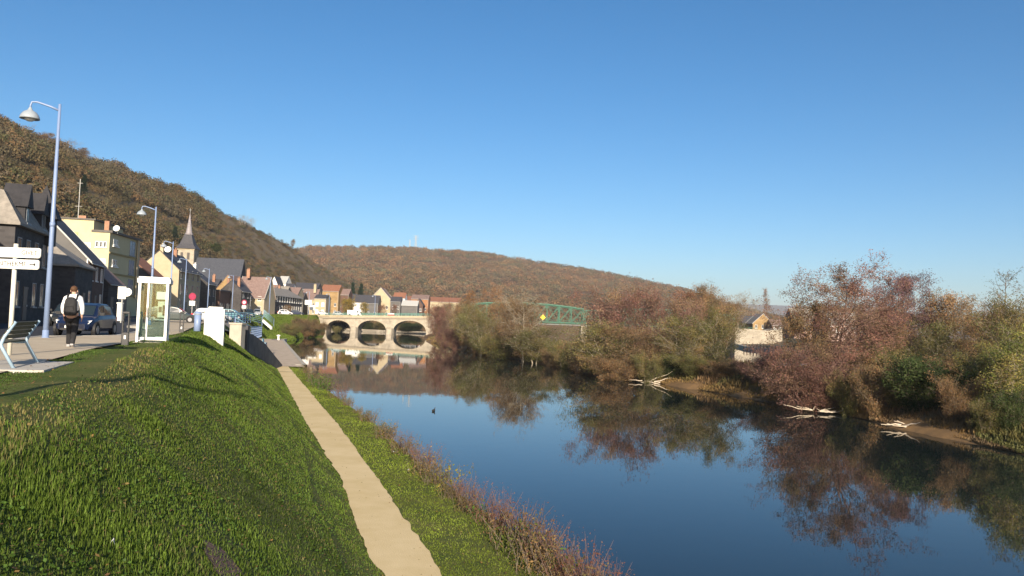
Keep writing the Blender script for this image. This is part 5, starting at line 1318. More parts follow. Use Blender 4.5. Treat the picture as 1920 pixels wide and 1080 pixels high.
def proto(key):
    if key in PROTO: return PROTO[key]
    kind, v = key; sd = hash(kind) % 1 + sum(ord(c) for c in kind) * 7 + v * 131
    T = dict(
        alder=lambda: gen_tree(sd, 12, 9, 2, 44, .16, 'round', .5, 8, 17.5, 0.126, RED, .2, redBarkM, twigs=4, r0=.15),
        darkalder=lambda: gen_tree(sd, 11, 6.5, 1, 40, .25, 'round', .4, 8, 24.5, 0.126, PURP, .24, barkM, twigs=4),
        redbush=lambda: gen_tree(sd, 7, 8, 4, 48, .05, 'round', .55, 8, 15.8, 0.133, RED, .28, redBarkM, r0=.08, twigs=4),
        olive=lambda: gen_tree(sd, 8, 6, 2, 42, .10, 'round', .5, 8, 15.8, 0.141, OLIVE, .3, paleBarkM, r0=.11, twigs=4),
        brown=lambda: gen_tree(sd, 9, 6.5, 2, 42, .10, 'round', .55, 8, 15.8, 0.141, BROWN, .3, barkM, r0=.11, twigs=4),
        yellow=lambda: gen_tree(sd, 7, 4, 3, 40, .1, 'column', .8, 7, 17.5, 0.126, YELL, .28, paleBarkM, r0=.07),
        thin=lambda: gen_tree(sd, 11, 4, 1, 26, .3, 'column', 1.0, 5, 2, .11, OLIVE, .2, barkM, twigs=3, r0=.1),
        bare=lambda: gen_tree(sd, 12, 8, 1, 40, .25, 'round', .7, 7, 1.2, .10, PALE, .2, paleBarkM, twigs=4, r0=.14, twr=.022),
        poplar=lambda: gen_tree(sd, 14, 2.6, 1, 44, .08, 'column', 2.2, 5, 5, .2, ORNG, .25, barkM, r0=.14),
        orange=lambda: gen_tree(sd, 9, 8, 1, 44, .12, 'round', .45, 8, 8, .22, RUST, .35, barkM),
        gold=lambda: gen_tree(sd, 6, 5, 1, 40, .15, 'round', .5, 7, 9, .22, GOLD, .3, barkM),
        shrub=lambda: gen_tree(sd, 3, 4, 5, 46, .04, 'round', .6, 8, 21.0, 0.104, BROWN, .2, barkM, r0=.04),
        oshrub=lambda: gen_tree(sd, 3, 4, 5, 46, .04, 'round', .6, 8, 22.8, 0.104, OLIVE, .2, barkM, r0=.04),
        rshrub=lambda: gen_tree(sd, 3, 4, 5, 46, .04, 'round', .6, 8, 21.0, 0.096, RED, .2, redBarkM, r0=.04),
        gshrub=lambda: gen_tree(sd, 3, 3.6, 4, 46, .04, 'round', .5, 8, 24.5, 0.126, DGREEN, .22, barkM, r0=.04),
        darkshrub=lambda: gen_tree(sd, 3, 3.6, 4, 46, .04, 'round', .5, 8, 16, .2, ((.012, .016, .010), (.016, .018, .010)), .22, barkM, r0=.04),  # near-black leaves: deep shade under the first arch put into the colour
        conifer=lambda: gen_tree(sd, 12, 4.5, 1, 60, .06, 'cone', -.1, 6, 10, .35, ((.018, .032, .018), (.022, .04, .02)), .25, barkM, r0=.16),
    )
    size = dict(alder=(12, 9), darkalder=(11, 6.5), redbush=(7, 8), olive=(8, 6), brown=(9, 6.5), yellow=(7, 4), thin=(11, 4), bare=(12, 8), poplar=(14, 2.6), orange=(9, 8), gold=(6, 5),
                shrub=(3, 4), oshrub=(3, 4), rshrub=(3, 4), gshrub=(3, 3.6), darkshrub=(3, 3.6), conifer=(12, 4.5))[kind]
    w, c = T[kind]()
    # true extents
    n = len(c.vertices); co = np.empty(n * 3, np.float32); c.vertices.foreach_get('co', co); co = co.reshape(-1, 3)
    hh = float(np.percentile(co[:, 2], 99.7)); ww = float(np.percentile(np.abs(co[:, :2]), 98.5)) * 2
    PROTO[key] = (w, c, (hh, ww)); return PROTO[key]
def bank_z(X, Y):
    wr = float(water_r(Y)); d = X - wr
    return float(np.interp(d, [-3, 0, .9, 3.2, 8], [-.3, -.05, .32, 1.15, 1.3]))
NT = [0]
def plant(kind, v, px, Y, top, wpx, label, group, z0=None, name='tree', cat='tree', X=None):
    w, c, (hh, ww) = proto((kind, v))
    X = XY(px, Y) if X is None else X
    z = bank_z(X, Y) if z0 is None else z0
    H = ZY(px, top, Y) - z; Wd = wpx * Y / F
    NT[0] += 1
    o = thing(name, label, cat, (X, Y, z), NT[0] * 1.7, group, (Wd / ww, Wd / ww, H / hh))
    link('trunk', w, o); link('crown', c, o); return o
gB = 'trees along the far bank'
for a in (
    # kind, variant, px, depth, top py, width px, label
    ('alder', 0, 1548, 67, 484, 250, 'tallest reddish alder on the far bank with airy catkin crown'),
    ('brown', 0, 1500, 66, 560, 130, 'brown leafy tree just left of the tall alder trunk'),
    ('redbush', 0, 1615, 76, 556, 170, 'dense rust red tree right below the tall alder crown'),
    ('redbush', 1, 1512, 62, 642, 190, 'low spreading reddish bush overhanging the water under the tall alder'),
    ('darkalder', 0, 1683, 80, 513, 115, 'dark purple crowned alder right of the tallest alder'),
    ('brown', 1, 1668, 74, 590, 110, 'brown tree beneath the dark purple alder'),
    ('brown', 2, 1792, 78, 545, 130, 'tawny brown tree with broken flat top'),
    ('olive', 0, 1738, 74, 600, 120, 'olive tree filling gap between purple alder and tawny tree'),
    ('brown', 0, 1842, 70, 562, 110, 'tawny tree left of the nearly bare tree'),
    ('thin', 0, 1888, 64, 503, 90, 'nearly bare slender tree at the far right'),
    ('olive', 1, 1905, 62, 556, 130, 'dark olive tree at the right picture edge'),
    ('yellow', 0, 1880, 48, 606, 120, 'yellow green leafy tree at the water near right edge'),
    ('yellow', 1, 1828, 52, 640, 80, 'smaller yellow green sapling left of the bright leafy tree'),
    ('redbush', 1, 1160, 98, 530, 170, 'broad purple red tree left of the yellow diamond sign'),
    ('redbush', 0, 1232, 101, 545, 150, 'reddish tree joined to the broad purple one, on its right'),
    ('olive', 2, 1130, 94, 600, 150, 'olive brown tree at the water below the purple red tree'),
    ('brown', 1, 1195, 90, 610, 150, 'brown tangled tree above the pale driftwood'),
    ('olive', 0, 1278, 88, 590, 110, 'olive tree in front of the hidden diamond sign'),
    ('olive', 1, 1335, 87, 575, 100, 'slim olive tree with pale stems beside the bridge abutment'),
    ('brown', 2, 1310, 120, 560, 90, 'brown tree behind the slim olive stems'),
    ('orange', 0, 1290, 215, 538, 90, 'round orange brown tree rising over the green bridge'),
    ('brown', 0, 1338, 200, 532, 95, 'pointed brown tree right of the round orange one'),
    ('brown', 1, 1360, 190, 560, 70, 'low brown tree beside the abutment top'),
    ('bare', 0, 985, 121, 540, 90, 'sparse brownish tree with pale leaning limbs before the truss'),
    ('brown', 2, 985, 122, 560, 95, 'tawny tree crowding the left truss end'),
    ('olive', 2, 1005, 117, 610, 95, 'green olive bush tree hanging over the water left of truss gap'),
    ('brown', 1, 925, 148, 558, 85, 'brown bush tree in front of the left truss span'),
    ('olive', 0, 890, 152, 572, 75, 'olive bush tree between two brown bank trees'),
    ('redbush', 2, 833, 172, 562, 62, 'red brown bushy tree beside the stone bridge right end'),
    ('orange', 0, 818, 225, 570, 45, 'rusty tree hiding the stone bridge right end'),
    ('brown', 1, 958, 140, 556, 75, 'brown bush tree hiding the truss top chord'), ('brown', 0, 868, 160, 560, 60, 'brown bush tree at the far left end of the truss'), ('olive', 1, 905, 138, 575, 60, 'low olive bush tree under the truss left half'),
    ('poplar', 0, 876, 205, 545, 30, 'narrow orange poplar left of the green truss'),
):
    plant(a[0], a[1], a[2], a[3], a[4], a[5], a[6], gB)
gF = 'distant trees across the large river'
for a in (
    ('poplar', 1, 905, 520, 538, 16, 'leftmost of the three far pinkish poplars'), ('poplar', 1, 921, 525, 536, 16, 'middle of the three far pinkish poplars'), ('poplar', 1, 938, 530, 537, 16, 'rightmost of the three far pinkish poplars'),
    ('bare', 1, 1384, 330, 541, 42, 'thin pale bare tree left of the ochre gable'), ('bare', 0, 1420, 420, 553, 40, 'round bare tree behind the ochre gable'),
    ('poplar', 0, 1438, 400, 540, 15, 'narrow rusty poplar behind the ochre gable'), ('brown', 1, 1360, 350, 570, 60, 'brown tree left of the dark slate roof'),
     ('brown', 2, 1640, 200, 575, 110, 'brown tree behind the rust red one'),
    ('brown', 0, 1760, 190, 580, 120, 'far brown tree behind the tawny flat topped tree'), ('olive', 1, 1850, 180, 585, 120, 'far olive tree behind the bare tree'), ('brown', 1, 1590, 210, 565, 100, 'far brown tree behind the pink house'),
    ('brown', 2, 1530, 230, 570, 90, 'far brown tree behind the tall alder'), ('olive', 2, 1905, 170, 580, 110, 'far olive tree at right edge'), ('brown', 0, 1700, 220, 585, 110, 'far brown tree behind the purple alder'),
    ('brown', 1, 890, 400, 566, 60, 'distant brown tree left of truss bridge'), ('olive', 0, 845, 400, 568, 50, 'distant olive tree by the orange hall'), ('brown', 0, 960, 420, 565, 50, 'distant brown tree behind the truss left half'),
):
    plant(a[0], a[1], a[2], a[3], a[4], a[5], a[6], gF, 5.0)
for a in (('gold', 0, 653, 300, 556, 30, 'round golden yellow tree behind the bridge railing'), ('gold', 1, 682, 303, 566, 17, 'small golden green tree right of the yellow one'),
          ('orange', 0, 716, 305, 570, 20, 'small rusty tree in front of tall gable house'), ('orange', 1, 738, 306, 570, 14, 'little reddish tree right of the tall gable'),
          ('brown', 0, 540, 240, 571, 22, 'small bare brown tree by the terrace end'), ('conifer', 0, 672, 420, 532, 16, 'dark conifer behind the slate roofs'), ('conifer', 1, 660, 420, 530, 14, 'dark conifer left of its twin behind slate roofs')):
    plant(a[0], a[1], a[2], a[3], a[4], a[5], a[6], 'small trees around the stone bridge', 5.3)
# bank shrubs, each its own thing
gS = 'shrubs along the water'
shr = [('oshrub', 1062, 108, 640, 60, 'olive shrub right of the truss gap at the water'), ('shrub', 1095, 99, 645, 80, 'brown shrub under the purple red tree'), ('oshrub', 945, 130, 625, 90, 'wide olive shrub below the sparse tree'),
       ('shrub', 905, 143, 628, 60, 'brown shrub left of the wide olive shrub'), ('rshrub', 858, 160, 612, 50, 'reddish shrub right of the red brown bushy tree'), ('shrub', 1035, 113, 655, 40, 'small brown shrub over the sandy bank'),
       ('gshrub', 1262, 86, 668, 45, 'dark green shrub by the pale trunk'), ('oshrub', 1310, 84, 665, 90, 'yellowish olive shrub above the driftwood bank'), ('shrub', 1370, 80, 672, 90, 'brown shrub left of the overhanging red bush'), ('oshrub', 1345, 82, 680, 60, 'low olive shrub in the reeds'),
       ('rshrub', 1425, 74, 668, 90, 'reddish shrub at left foot of the overhanging bush'), ('shrub', 1455, 70, 690, 90, 'brown twiggy shrub drooping to the water'), ('rshrub', 1540, 62, 680, 120, 'dense reddish shrub under the tall alder'),
       ('oshrub', 1595, 59, 695, 70, 'yellow brown shrub left of the grey twiggy one'), ('shrub', 1650, 57, 668, 110, 'grey brown twiggy shrub over dark hollow'), ('gshrub', 1745, 54, 668, 150, 'big dark green ivy like shrub on right bank'),
       ('oshrub', 1700, 56, 705, 70, 'olive shrub left of the dark green one'), ('shrub', 1805, 50, 700, 90, 'brown shrub right of the dark green one'), ('gshrub', 1905, 46, 730, 80, 'green shrub at the right picture edge by the water'), ('oshrub', 1850, 47, 745, 70, 'olive shrub under the yellow green tree'),
       ('shrub', 1600, 72, 650, 120, 'brown shrub behind the reddish shrub'), ('oshrub', 1700, 70, 650, 120, 'olive shrub behind the grey twiggy one'), ('shrub', 1790, 66, 655, 130, 'brown shrub behind the dark green one'), ('oshrub', 1880, 62, 660, 120, 'olive shrub behind the yellow green tree'),
       ('rshrub', 1432, 92, 654, 70, 'dark red shrub below the bridge abutment'), ('shrub', 1160, 88, 665, 110, 'brown shrub above the dark water hollow'), ('oshrub', 1218, 86, 660, 60, 'olive shrub left of the pale trunk'), ('shrub', 1000, 122, 640, 70, 'brown shrub behind the olive bush tree')]
for i, (k, px, Y, top, wp_, lab) in enumerate(shr):
    plant(k, i % 2, px, Y, top, wp_, lab, gS, None, 'shrub', 'shrub')
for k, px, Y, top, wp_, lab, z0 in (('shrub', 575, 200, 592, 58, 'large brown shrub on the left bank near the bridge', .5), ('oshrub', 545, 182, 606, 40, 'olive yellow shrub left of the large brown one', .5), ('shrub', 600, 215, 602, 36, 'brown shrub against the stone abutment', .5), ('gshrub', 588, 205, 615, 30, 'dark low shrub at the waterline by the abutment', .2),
                                 ('darkshrub', 636, 290, 602, 40, 'near-black shrub added for the shade behind the first arch', .1), ('gshrub', 690, 309, 602, 40, 'green shrub behind the middle arch', .6), ('oshrub', 716, 310, 603, 36, 'olive shrub behind the middle arch', .6), ('gshrub', 765, 309, 603, 60, 'wide green shrub behind the third arch', .6),
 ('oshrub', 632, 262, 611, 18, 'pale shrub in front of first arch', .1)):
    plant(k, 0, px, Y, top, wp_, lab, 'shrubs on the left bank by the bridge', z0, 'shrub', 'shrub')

# ------------------------------------------------------------------ hills
def hill(name, prof, Dr, Df, z0, drop, m, back=1.5, nrow=40, ncol=160, nz=1.0, seed=5, shape=1.0):
    pxs = np.linspace(prof[0][0], prof[-1][0], ncol); py = np.interp(pxs, [p[0] for p in prof], [p[1] for p in prof])
    ss = np.concatenate([np.linspace(0, 1, nrow), np.linspace(1, back, 8)[1:]])
    A = np.zeros((ncol, len(ss), 3))
    for i, (px, y_) in enumerate(zip(pxs, py)):
        dr, df = float(np.interp(px, [p[0] for p in Dr], [p[1] for p in Dr])), float(np.interp(px, [p[0] for p in Df], [p[1] for p in Df]))
        top = P(px, y_, dr); zt = max(top.z - drop, z0 + .5); kx = top.x / dr
        for j, s in enumerate(ss):
            Y = df + (dr - df) * s
            z = z0 + (zt - z0) * (s ** shape) if s <= 1 else zt - (s - 1) * (zt - z0) * .25
            A[i, j] = (kx * Y, Y, z)
    n = noise2(A[..., 0] / 40, A[..., 1] / 40, seed) * 2.5 + noise2(A[..., 0] / 13, A[..., 1] / 13, seed + 1) * 1.0
    wgt = np.clip(np.minimum(ss, 1.0) * 4, 0, 1) * np.where(ss > .8, np.maximum(1 - (ss - .8) * 4, .15), 1)
    A[..., 2] += n * nz * wgt[None, :]
    idx = np.arange(ncol * len(ss)).reshape(ncol, len(ss))
    Fq = np.stack([idx[:-1, :-1], idx[1:, :-1], idx[1:, 1:], idx[:-1, 1:]], -1).reshape(-1, 4)
    struct(link(name, npmesh(name, A.reshape(-1, 3), Fq, m, smooth=True)))
    return A, ss
def crowns(name, A, ss, N, K, rad, hfac, pal, rng, leaf, label, wfun=None, flat=.75):
    """a far wood: many lumpy crowns of small leaf faces scattered over a hill"""
    nc, ns = A.shape[:2]
    i = rng.uniform(0, nc - 1.001, N); j = rng.uniform(0, ns - 1.001, N)
    ii, jj = i.astype(int), j.astype(int); fi, fj = (i - ii)[:, None], (j - jj)[:, None]
    C = (A[ii, jj] * (1 - fi) + A[ii + 1, jj] * fi) * (1 - fj) + (A[ii, jj + 1] * (1 - fi) + A[ii + 1, jj + 1] * fi) * fj
    sv = np.interp(j, np.arange(ns), ss); tv = i / (nc - 1)
    r = rad(tv, sv, rng, N)
    keep = (wfun(tv, sv, C) > rng.uniform(size=N)) if wfun is not None else np.ones(N, bool)
    C, r, tv, sv = C[keep], r[keep], tv[keep], sv[keep]; n = len(C)
    pal = np.array(pal)
    pi = np.clip((noise2(C[:, 0] / 55, C[:, 1] / 55, 9) * .5 + .5) * len(pal) + rng.normal(size=n) * len(pal) * .28, 0, len(pal) - 1).astype(int)
    base = pal[pi] * rng.uniform(.74, 1.26, (n, 1)) * (1 + .22 * noise2(C[:, 0] / 90, C[:, 1] / 90, 19))[:, None]
    d = rng.normal(size=(n, K, 3)); d /= np.linalg.norm(d, axis=2, keepdims=True)
    d[..., 2] = np.abs(d[..., 2]) * 1.1 - .25
    lump = 1 + .28 * np.sin(d[..., 0] * 5 + tv[:, None] * 900) * np.cos(d[..., 1] * 5 + sv[:, None] * 700)
    rr = r[:, None, None] * lump[..., None] * rng.uniform(.62, 1.05, (n, K, 1))
    Q = C[:, None, :] + d * rr * np.array([1, 1, hfac])[None, None, :] + np.array([0, 0, 1])[None, None, :] * (r * hfac * .45)[:, None, None]
    col = np.clip(base[:, None, :] * rng.uniform(.88, 1.13, (n, K, 1)), .004, 1)
    V, Fq = quads(Q.reshape(-1, 3), (r[:, None] * leaf * rng.uniform(.6, 1.3, (n, K))).ravel(), rng, .75, .45, d.reshape(-1, 3))
    me = npmesh(name, V, Fq, hillLeafM, col=np.repeat(col.reshape(-1, 3), 4, 0))
    o = link(name, me); stuff(o, label, 'woodland'); return o
hillM = mat('hill_scrub', (.095, .07, .038), .95, scale=.05, col2=(.17, .135, .09), bump=.5, bscale=.5, detail=12, spec=.05)
farhillM = mat('far_hill_floor', (.11, .07, .048), .95, scale=.02, col2=(.19, .12, .08), detail=10, spec=.05)
rng = np.random.default_rng(5)
profL = [(-140, 165), (0, 240), (60, 262), (120, 287), (165, 312), (215, 318), (260, 338), (330, 358), (400, 390), (450, 414), (500, 440), (550, 466), (590, 492), (640, 524), (690, 552), (740, 575)]
A, ss = hill('left_hill', profL, [(-420, 300), (0, 340), (300, 460), (450, 540), (600, 660), (740, 760)], [(-420, 75), (0, 118), (150, 150), (330, 270), (430, 300), (560, 420), (740, 640)], 5.0, 0.0, hillM, nz=1.2, seed=21, shape=.95)
LP_ = ((.085, .068, .034), (.095, .072, .037), (.075, .068, .036), (.105, .072, .038), (.066, .066, .03), (.12, .076, .038), (.10, .078, .052), (.09, .076, .046))
def radL(t, s, rng, N): return np.where((t < .62) & ((s > .62) | (s < .42)), rng.uniform(2.6, 5.0, N), rng.uniform(.9, 2.4, N)) * np.where(t > .6, .9, 1)
crowns('hillside_woodland', A, ss, 6300, 225, radL, .95, LP_, rng, .17, 'brown autumn scrub and woodland covering the left hill', lambda t, s, C: np.where(s > 1.12, 0, np.where(t < .62, .95, .92)) * np.where((t > .42) & (s > .55) & (s < .92) & (noise2(C[:, 0] / 30, C[:, 1] / 30, 31) > -.05), .34, 1))
profR = [(430, 500), (520, 478), (560, 472), (585, 467), (640, 468), (700, 466), (760, 468), (800, 471), (900, 478), (960, 487), (1000, 494), (1100, 509), (1200, 529), (1260, 542), (1290, 549), (1330, 566), (1400, 585), (1480, 604)]
A2, ss2 = hill('right_hill', profR, [(430, 1500), (800, 1600), (1480, 1500)], [(430, 640), (800, 700), (1480, 760)], 5.3, 0.0, farhillM, nz=2.0, seed=41, shape=1.0, ncol=140)
RP_ = ((.15, .088, .046), (.12, .085, .05), (.165, .092, .048), (.115, .09, .055), (.10, .09, .05), (.15, .10, .058), (.09, .08, .045), (.17, .105, .05))
crowns('far_woodland', A2, ss2, 11000, 115, lambda t, s, rng, N: rng.uniform(4.5, 8.5, N), .85, RP_, rng, .21, 'russet autumn wood covering the far hill', lambda t, s, C: np.where(s > 1.1, 0, 1.0))
profD = [(700, 590), (1200, 578), (1330, 570), (1400, 571), (1480, 573), (1600, 580), (1750, 592), (1900, 602), (2300, 622)]
hill('distant_ridge', profD, [(700, 5200), (2300, 5200)], [(700, 3200), (2300, 3200)], 5.0, 0.0, mat('distant_wood', (.10, .085, .07), .95, scale=.004, col2=(.14, .11, .09), detail=8), nz=3, ncol=60, nrow=10)
# single trees standing on the left crest and slope
for i, (px, top, Yd, wpx, kd, lab) in enumerate(((455, 400, 530, 20, 'bare', 'bare tree on the left crest above the church'), (470, 405, 545, 18, 'bare', 'second bare tree on the crest, nearer the saddle'), (548, 448, 610, 12, 'brown', 'small bush on the descending crest'), (580, 458, 1480, 12, 'brown', 'lone tree where the two hills meet'),
        (198, 300, 395, 26, 'bare', 'bare tree on the crest left of the lookout'), (335, 345, 470, 30, 'brown', 'brown clump on the crest above the street lamp'), (128, 258, 375, 40, 'bare', 'grey bare tree on the crest just right of the nearest lamp'), (150, 276, 380, 34, 'brown', 'dark brown tree on the crest right of the nearest lamp'), (84, 246, 360, 44, 'brown', 'brown tree on the crest left of the nearest lamp'), (48, 232, 350, 40, 'bare', 'grey bare tree on the crest near the left edge'), (12, 220, 345, 44, 'brown', 'brown tree on the crest at the left edge'), (172, 288, 388, 30, 'bare', 'small bare tree on the crest between lamp and lookout'),
        (156, 328, 240, 16, 'conifer', 'dark narrow conifer on the slope above the yellow block'), (328, 424, 330, 14, 'conifer', 'dark conifer left of the church spire'), (408, 455, 345, 26, 'gshrub', 'dark green tree right of the church spire'))):
    w, c, (hh, ww) = proto((kd, 0)); p = P(px, top, Yd)
    H = (36 if kd == 'bare' else 30 if kd == 'brown' and px < 340 else 16 if kd != 'conifer' else 34) * Yd / F
    o = thing('tree', lab, 'tree', (p.x, Yd, p.z - H), i * 1.3, 'single trees on the left hill', (wpx * Yd / F / ww, wpx * Yd / F / ww, H / hh)); link('trunk', w, o); link('crown', c, o)
p = P(212, 311, 415); t = thing('lookout_platform', 'small lookout platform on the left crest', 'lookout', p)
m = MB(); m.b2((-5, -1.5, -.4), (4.5, 1.5, 0)); m.build('deck', doorM, t); m = MB()
for x in (-4.8, -2, 1, 4.3): m.b2((x, -1.4, .003), (x + .12, -1.28, 1.2))
m.b2((-4.9, -1.42, 1.1), (4.5, -1.28, 1.25)); m.b2((1.6, -.6, .003), (3.2, .6, 2.0)); m.build('rail', doorM, t)
m = MB(); 
for x in (-4, 3.5): m.b2((x, -.4, -6), (x + .3, .4, -.403))
m.build('strut', doorM, t)

# ------------------------------------------------------------------ grass, undergrowth, weeds
def blades(name, X, Y, Z, h, w, col, rng, m, label, cat='grass', lean=.5):
    n = len(X); az = rng.uniform(0, 6.283, n); ln = rng.uniform(.1, 1, n) * lean
    dx, dy = np.cos(az), np.sin(az); px_, py_ = -dy, dx
    P0 = np.stack([X, Y, Z - .02], 1); up = np.array([0, 0, 1.])
    D = np.stack([dx, dy, 0 * dx], 1); S = np.stack([px_, py_, 0 * dx], 1)
    h = h[:, None]; w = w[:, None]; ln = ln[:, None]
    m1 = P0 + up * h * .55 + D * h * ln * .35; tp = P0 + up * h * (1 - .25 * ln) + D * h * ln
    V = np.stack([P0 - S * w * .5, P0 + S * w * .5, m1 - S * w * .38, m1 + S * w * .38, tp], 1).reshape(-1, 3)
    b = np.arange(n)[:, None] * 5
    Fq = np.concatenate([b + np.array([0, 1, 3]), b + np.array([0, 3, 2]), b + np.array([2, 3, 4])], 0)
    o = link(name, npmesh(name, V, Fq, m, col=np.repeat(col, 5, 0))); return stuff(o, label, cat)
grassbM = mat('grass_blades', (1, 1, 1), .6, attr=True, spec=.2, trans=.3)
rng = np.random.default_rng(77)
def grass_field(N, y0, y1, pw):
    u = rng.uniform(size=N)
    Y = (y0 ** (1 - pw) + u * (y1 ** (1 - pw) - y0 ** (1 - pw))) ** (1 / (1 - pw))
    a = pave_edge(Y) - .02; b = water_l(Y) + .0
    X = a + (b - a) * rng.uniform(size=N)
    ok = ~((X > path_l(Y) + .07 * noise2(Y * 3, X * 0 + 2, 8) + .06 * noise2(Y * 11, X * 0 + 4, 18)) & (X < path_r(Y) + .07 * noise2(Y * 3, X * 0 + 12, 8) + .06 * noise2(Y * 11, X * 0 + 14, 18)))
    slab = (np.abs((X + 9.75) * .95 + (Y - 15.95) * .31) < .75) & (np.abs(-(X + 9.75) * .31 + (Y - 15.95) * .95) < 1.35)
    wall = (Y > 61) & (X < -20.6 - (Y - 61) * .108 + .1)
    soil = (((X + 3.0 + (Y - 8.73) * .35) / .24) ** 2 + ((Y - 8.73) / .42) ** 2 < 1) & (rng.uniform(size=N) < .5)
    bare = (noise2(X * .8, Y * .8, 51) * .6 + noise2(X * 2.1, Y * 2.1, 52) * .4)
    dry = np.exp(-(((X - crest(Y) - .25) / .45) ** 2)) * (Y < 26) * (Y > 7)          # worn lip of the bank
    ok &= ~slab & ~wall & ~soil & (rng.uniform(size=N) > dry * .72)
    ok &= ~((bare > .52) & (rng.uniform(size=N) < .6))
    X, Y, dry = X[ok], Y[ok], dry[ok]
    return X, Y, slope_z(X, Y), dry
X, Y, Z, dry = grass_field(560000, 2.2, 95, 1.35)
lawn = X < crest(Y) - .1
nl_ = noise2(X * .55, Y * .55, 61); n2_ = noise2(X * 1.8, Y * 1.8, 62)
tall = np.clip(nl_ * .9 + .25 * n2_, 0, 1) * (~lawn) * np.clip(1.4 - (X - crest(Y)) / 3.2, 0, 1)
h = (.028 + .034 * rng.uniform(size=len(X)) + .10 * tall ** 1.3) * np.where(lawn, .55, 1.0) * (1 + Y / 90)
w = np.clip(.0048 + Y * .0008, .0055, .05) * rng.uniform(.7, 1.3, len(X))
g = np.array([.086, .132, .018])[None] * np.clip(1 + .30 * nl_ + .25 * n2_ + .28 * noise2(X * .22, Y * .22, 66), .35, 2)[:, None] * rng.uniform(.65, 1.35, (len(X), 1))
strip = X > path_r(Y)
g = np.where(strip[:, None], g * np.array([1.45, 1.25, 1.05]), g)
g = np.where(lawn[:, None], g * np.array([.70, .78, .95]), g)
dn = np.clip(noise2(X * 1.1, Y * 1.1, 71) * .5 + noise2(X * 3, Y * 3, 72) * .3, 0, 1)
df = np.clip((rng.uniform(size=len(X)) < (.05 + .40 * dn * (~lawn) + .6 * dry)).astype(float), 0, 1)[:, None]
straw = (np.array([.17, .155, .06])[None] + np.array([.12, .07, .03])[None] * dry[:, None]) * rng.uniform(.6, 1.2, (len(X), 1))
g = g * (1 - df * .75) + straw * df * .75
blades('bank_grass', X, Y, Z, h, w, np.clip(g, .004, 1), rng, grassbM, 'green grass covering the river bank')
# broad leaved clover and dock among the grass
n = 26000; Yb = (2.5 ** -.6 + rng.uniform(size=n) * (40 ** -.6 - 2.5 ** -.6)) ** (1 / -.6); Xb = crest(Yb) + (path_l(Yb) - .1 - crest(Yb)) * rng.uniform(size=n)
keep = (noise2(Xb * 1.3, Yb * 1.3, 91) + .5 * noise2(Xb * 3.3, Yb * 3.3, 92)) > .15; Xb, Yb = Xb[keep], Yb[keep]
V, Fq = quads(np.stack([Xb, Yb, slope_z(Xb, Yb) + rng.uniform(.02, .11, len(Xb))], 1), rng.uniform(.014, .03, len(Xb)) * (1 + Yb / 25), rng, .8)
stuff(link('clover', npmesh('clover', V, Fq, grassbM, col=np.repeat(np.array([.066, .125, .02])[None] * rng.uniform(.6, 1.3, (len(Xb), 1)), 4, 0))), 'low clover leaves among the bank grass', 'clover')
# left bank beyond the quay and undergrowth on the island
n = 60000; Yb = rng.uniform(160, 296, n); a = crest(Yb); b = water_l(Yb); Xb = a + (b - a) * rng.uniform(size=n)
fz = .6 + np.minimum((Yb - 165) / 40, 1) * 1.6; pl_ = a + (b - a) * .55
cx_ = a + (pl_ - a) * .13; t_ = np.clip((Xb - cx_) / (pl_ - .25 - cx_), 0, 1)
zb = np.where(Xb < cx_, street_z(Yb) - .1, (street_z(Yb) - .22) * (1 - t_) + (fz + .12) * t_ + .35 * np.sin(np.pi * t_)); zb = np.where(Xb > pl_, np.interp((Xb - pl_) / (b - pl_), [0, .45, .9, 1], [1, .95, .5, 0]) * fz, zb)
blades('far_bank_grass', Xb, Yb, zb, rng.uniform(.15, .4, n), rng.uniform(.1, .22, n), np.array([.115, .165, .022])[None] * rng.uniform(.7, 1.3, (n, 1)), rng, grassbM, 'green grass on the left bank near the bridge')
n = 90000; Yb = (36 ** -.8 + rng.uniform(size=n) * (240 ** -.8 - 36 ** -.8)) ** (1 / -.8); wr_ = water_r(Yb); Xb = wr_ + .25 + rng.uniform(size=n) ** 1.6 * (np.maximum(isl_r(Yb), wr_ + 5.5) - wr_ - 1.2)
zb = np.interp(Xb - wr_, [0, .7, 3.2, 8], [-.05, .3, 1.1, 1.25])
pal = np.array(BROWN + OLIVE + ((.16, .12, .05),)); cc = pal[np.clip(((noise2(Xb * .3, Yb * .3, 13) * .5 + .5) * len(pal)).astype(int), 0, len(pal) - 1)] * rng.uniform(.6, 1.2, (n, 1))
tan_ = np.exp(-((Xb - wr_ - .6) / .9) ** 2)[:, None] * (noise2(Yb / 5, Yb * 0, 33) > -.2)[:, None]; cc = cc * (1 - tan_ * .8) + np.array([.27, .17, .065])[None] * tan_ * .8
blades('island_undergrowth', Xb, Yb, zb, rng.uniform(.15, .9, n) * np.clip((Xb - wr_) / 2.0, .25, 1), rng.uniform(.03, .09, n) * (1 + Yb / 90), cc, rng, grassbM, 'brown dry undergrowth on the far bank', 'undergrowth', lean=.9)
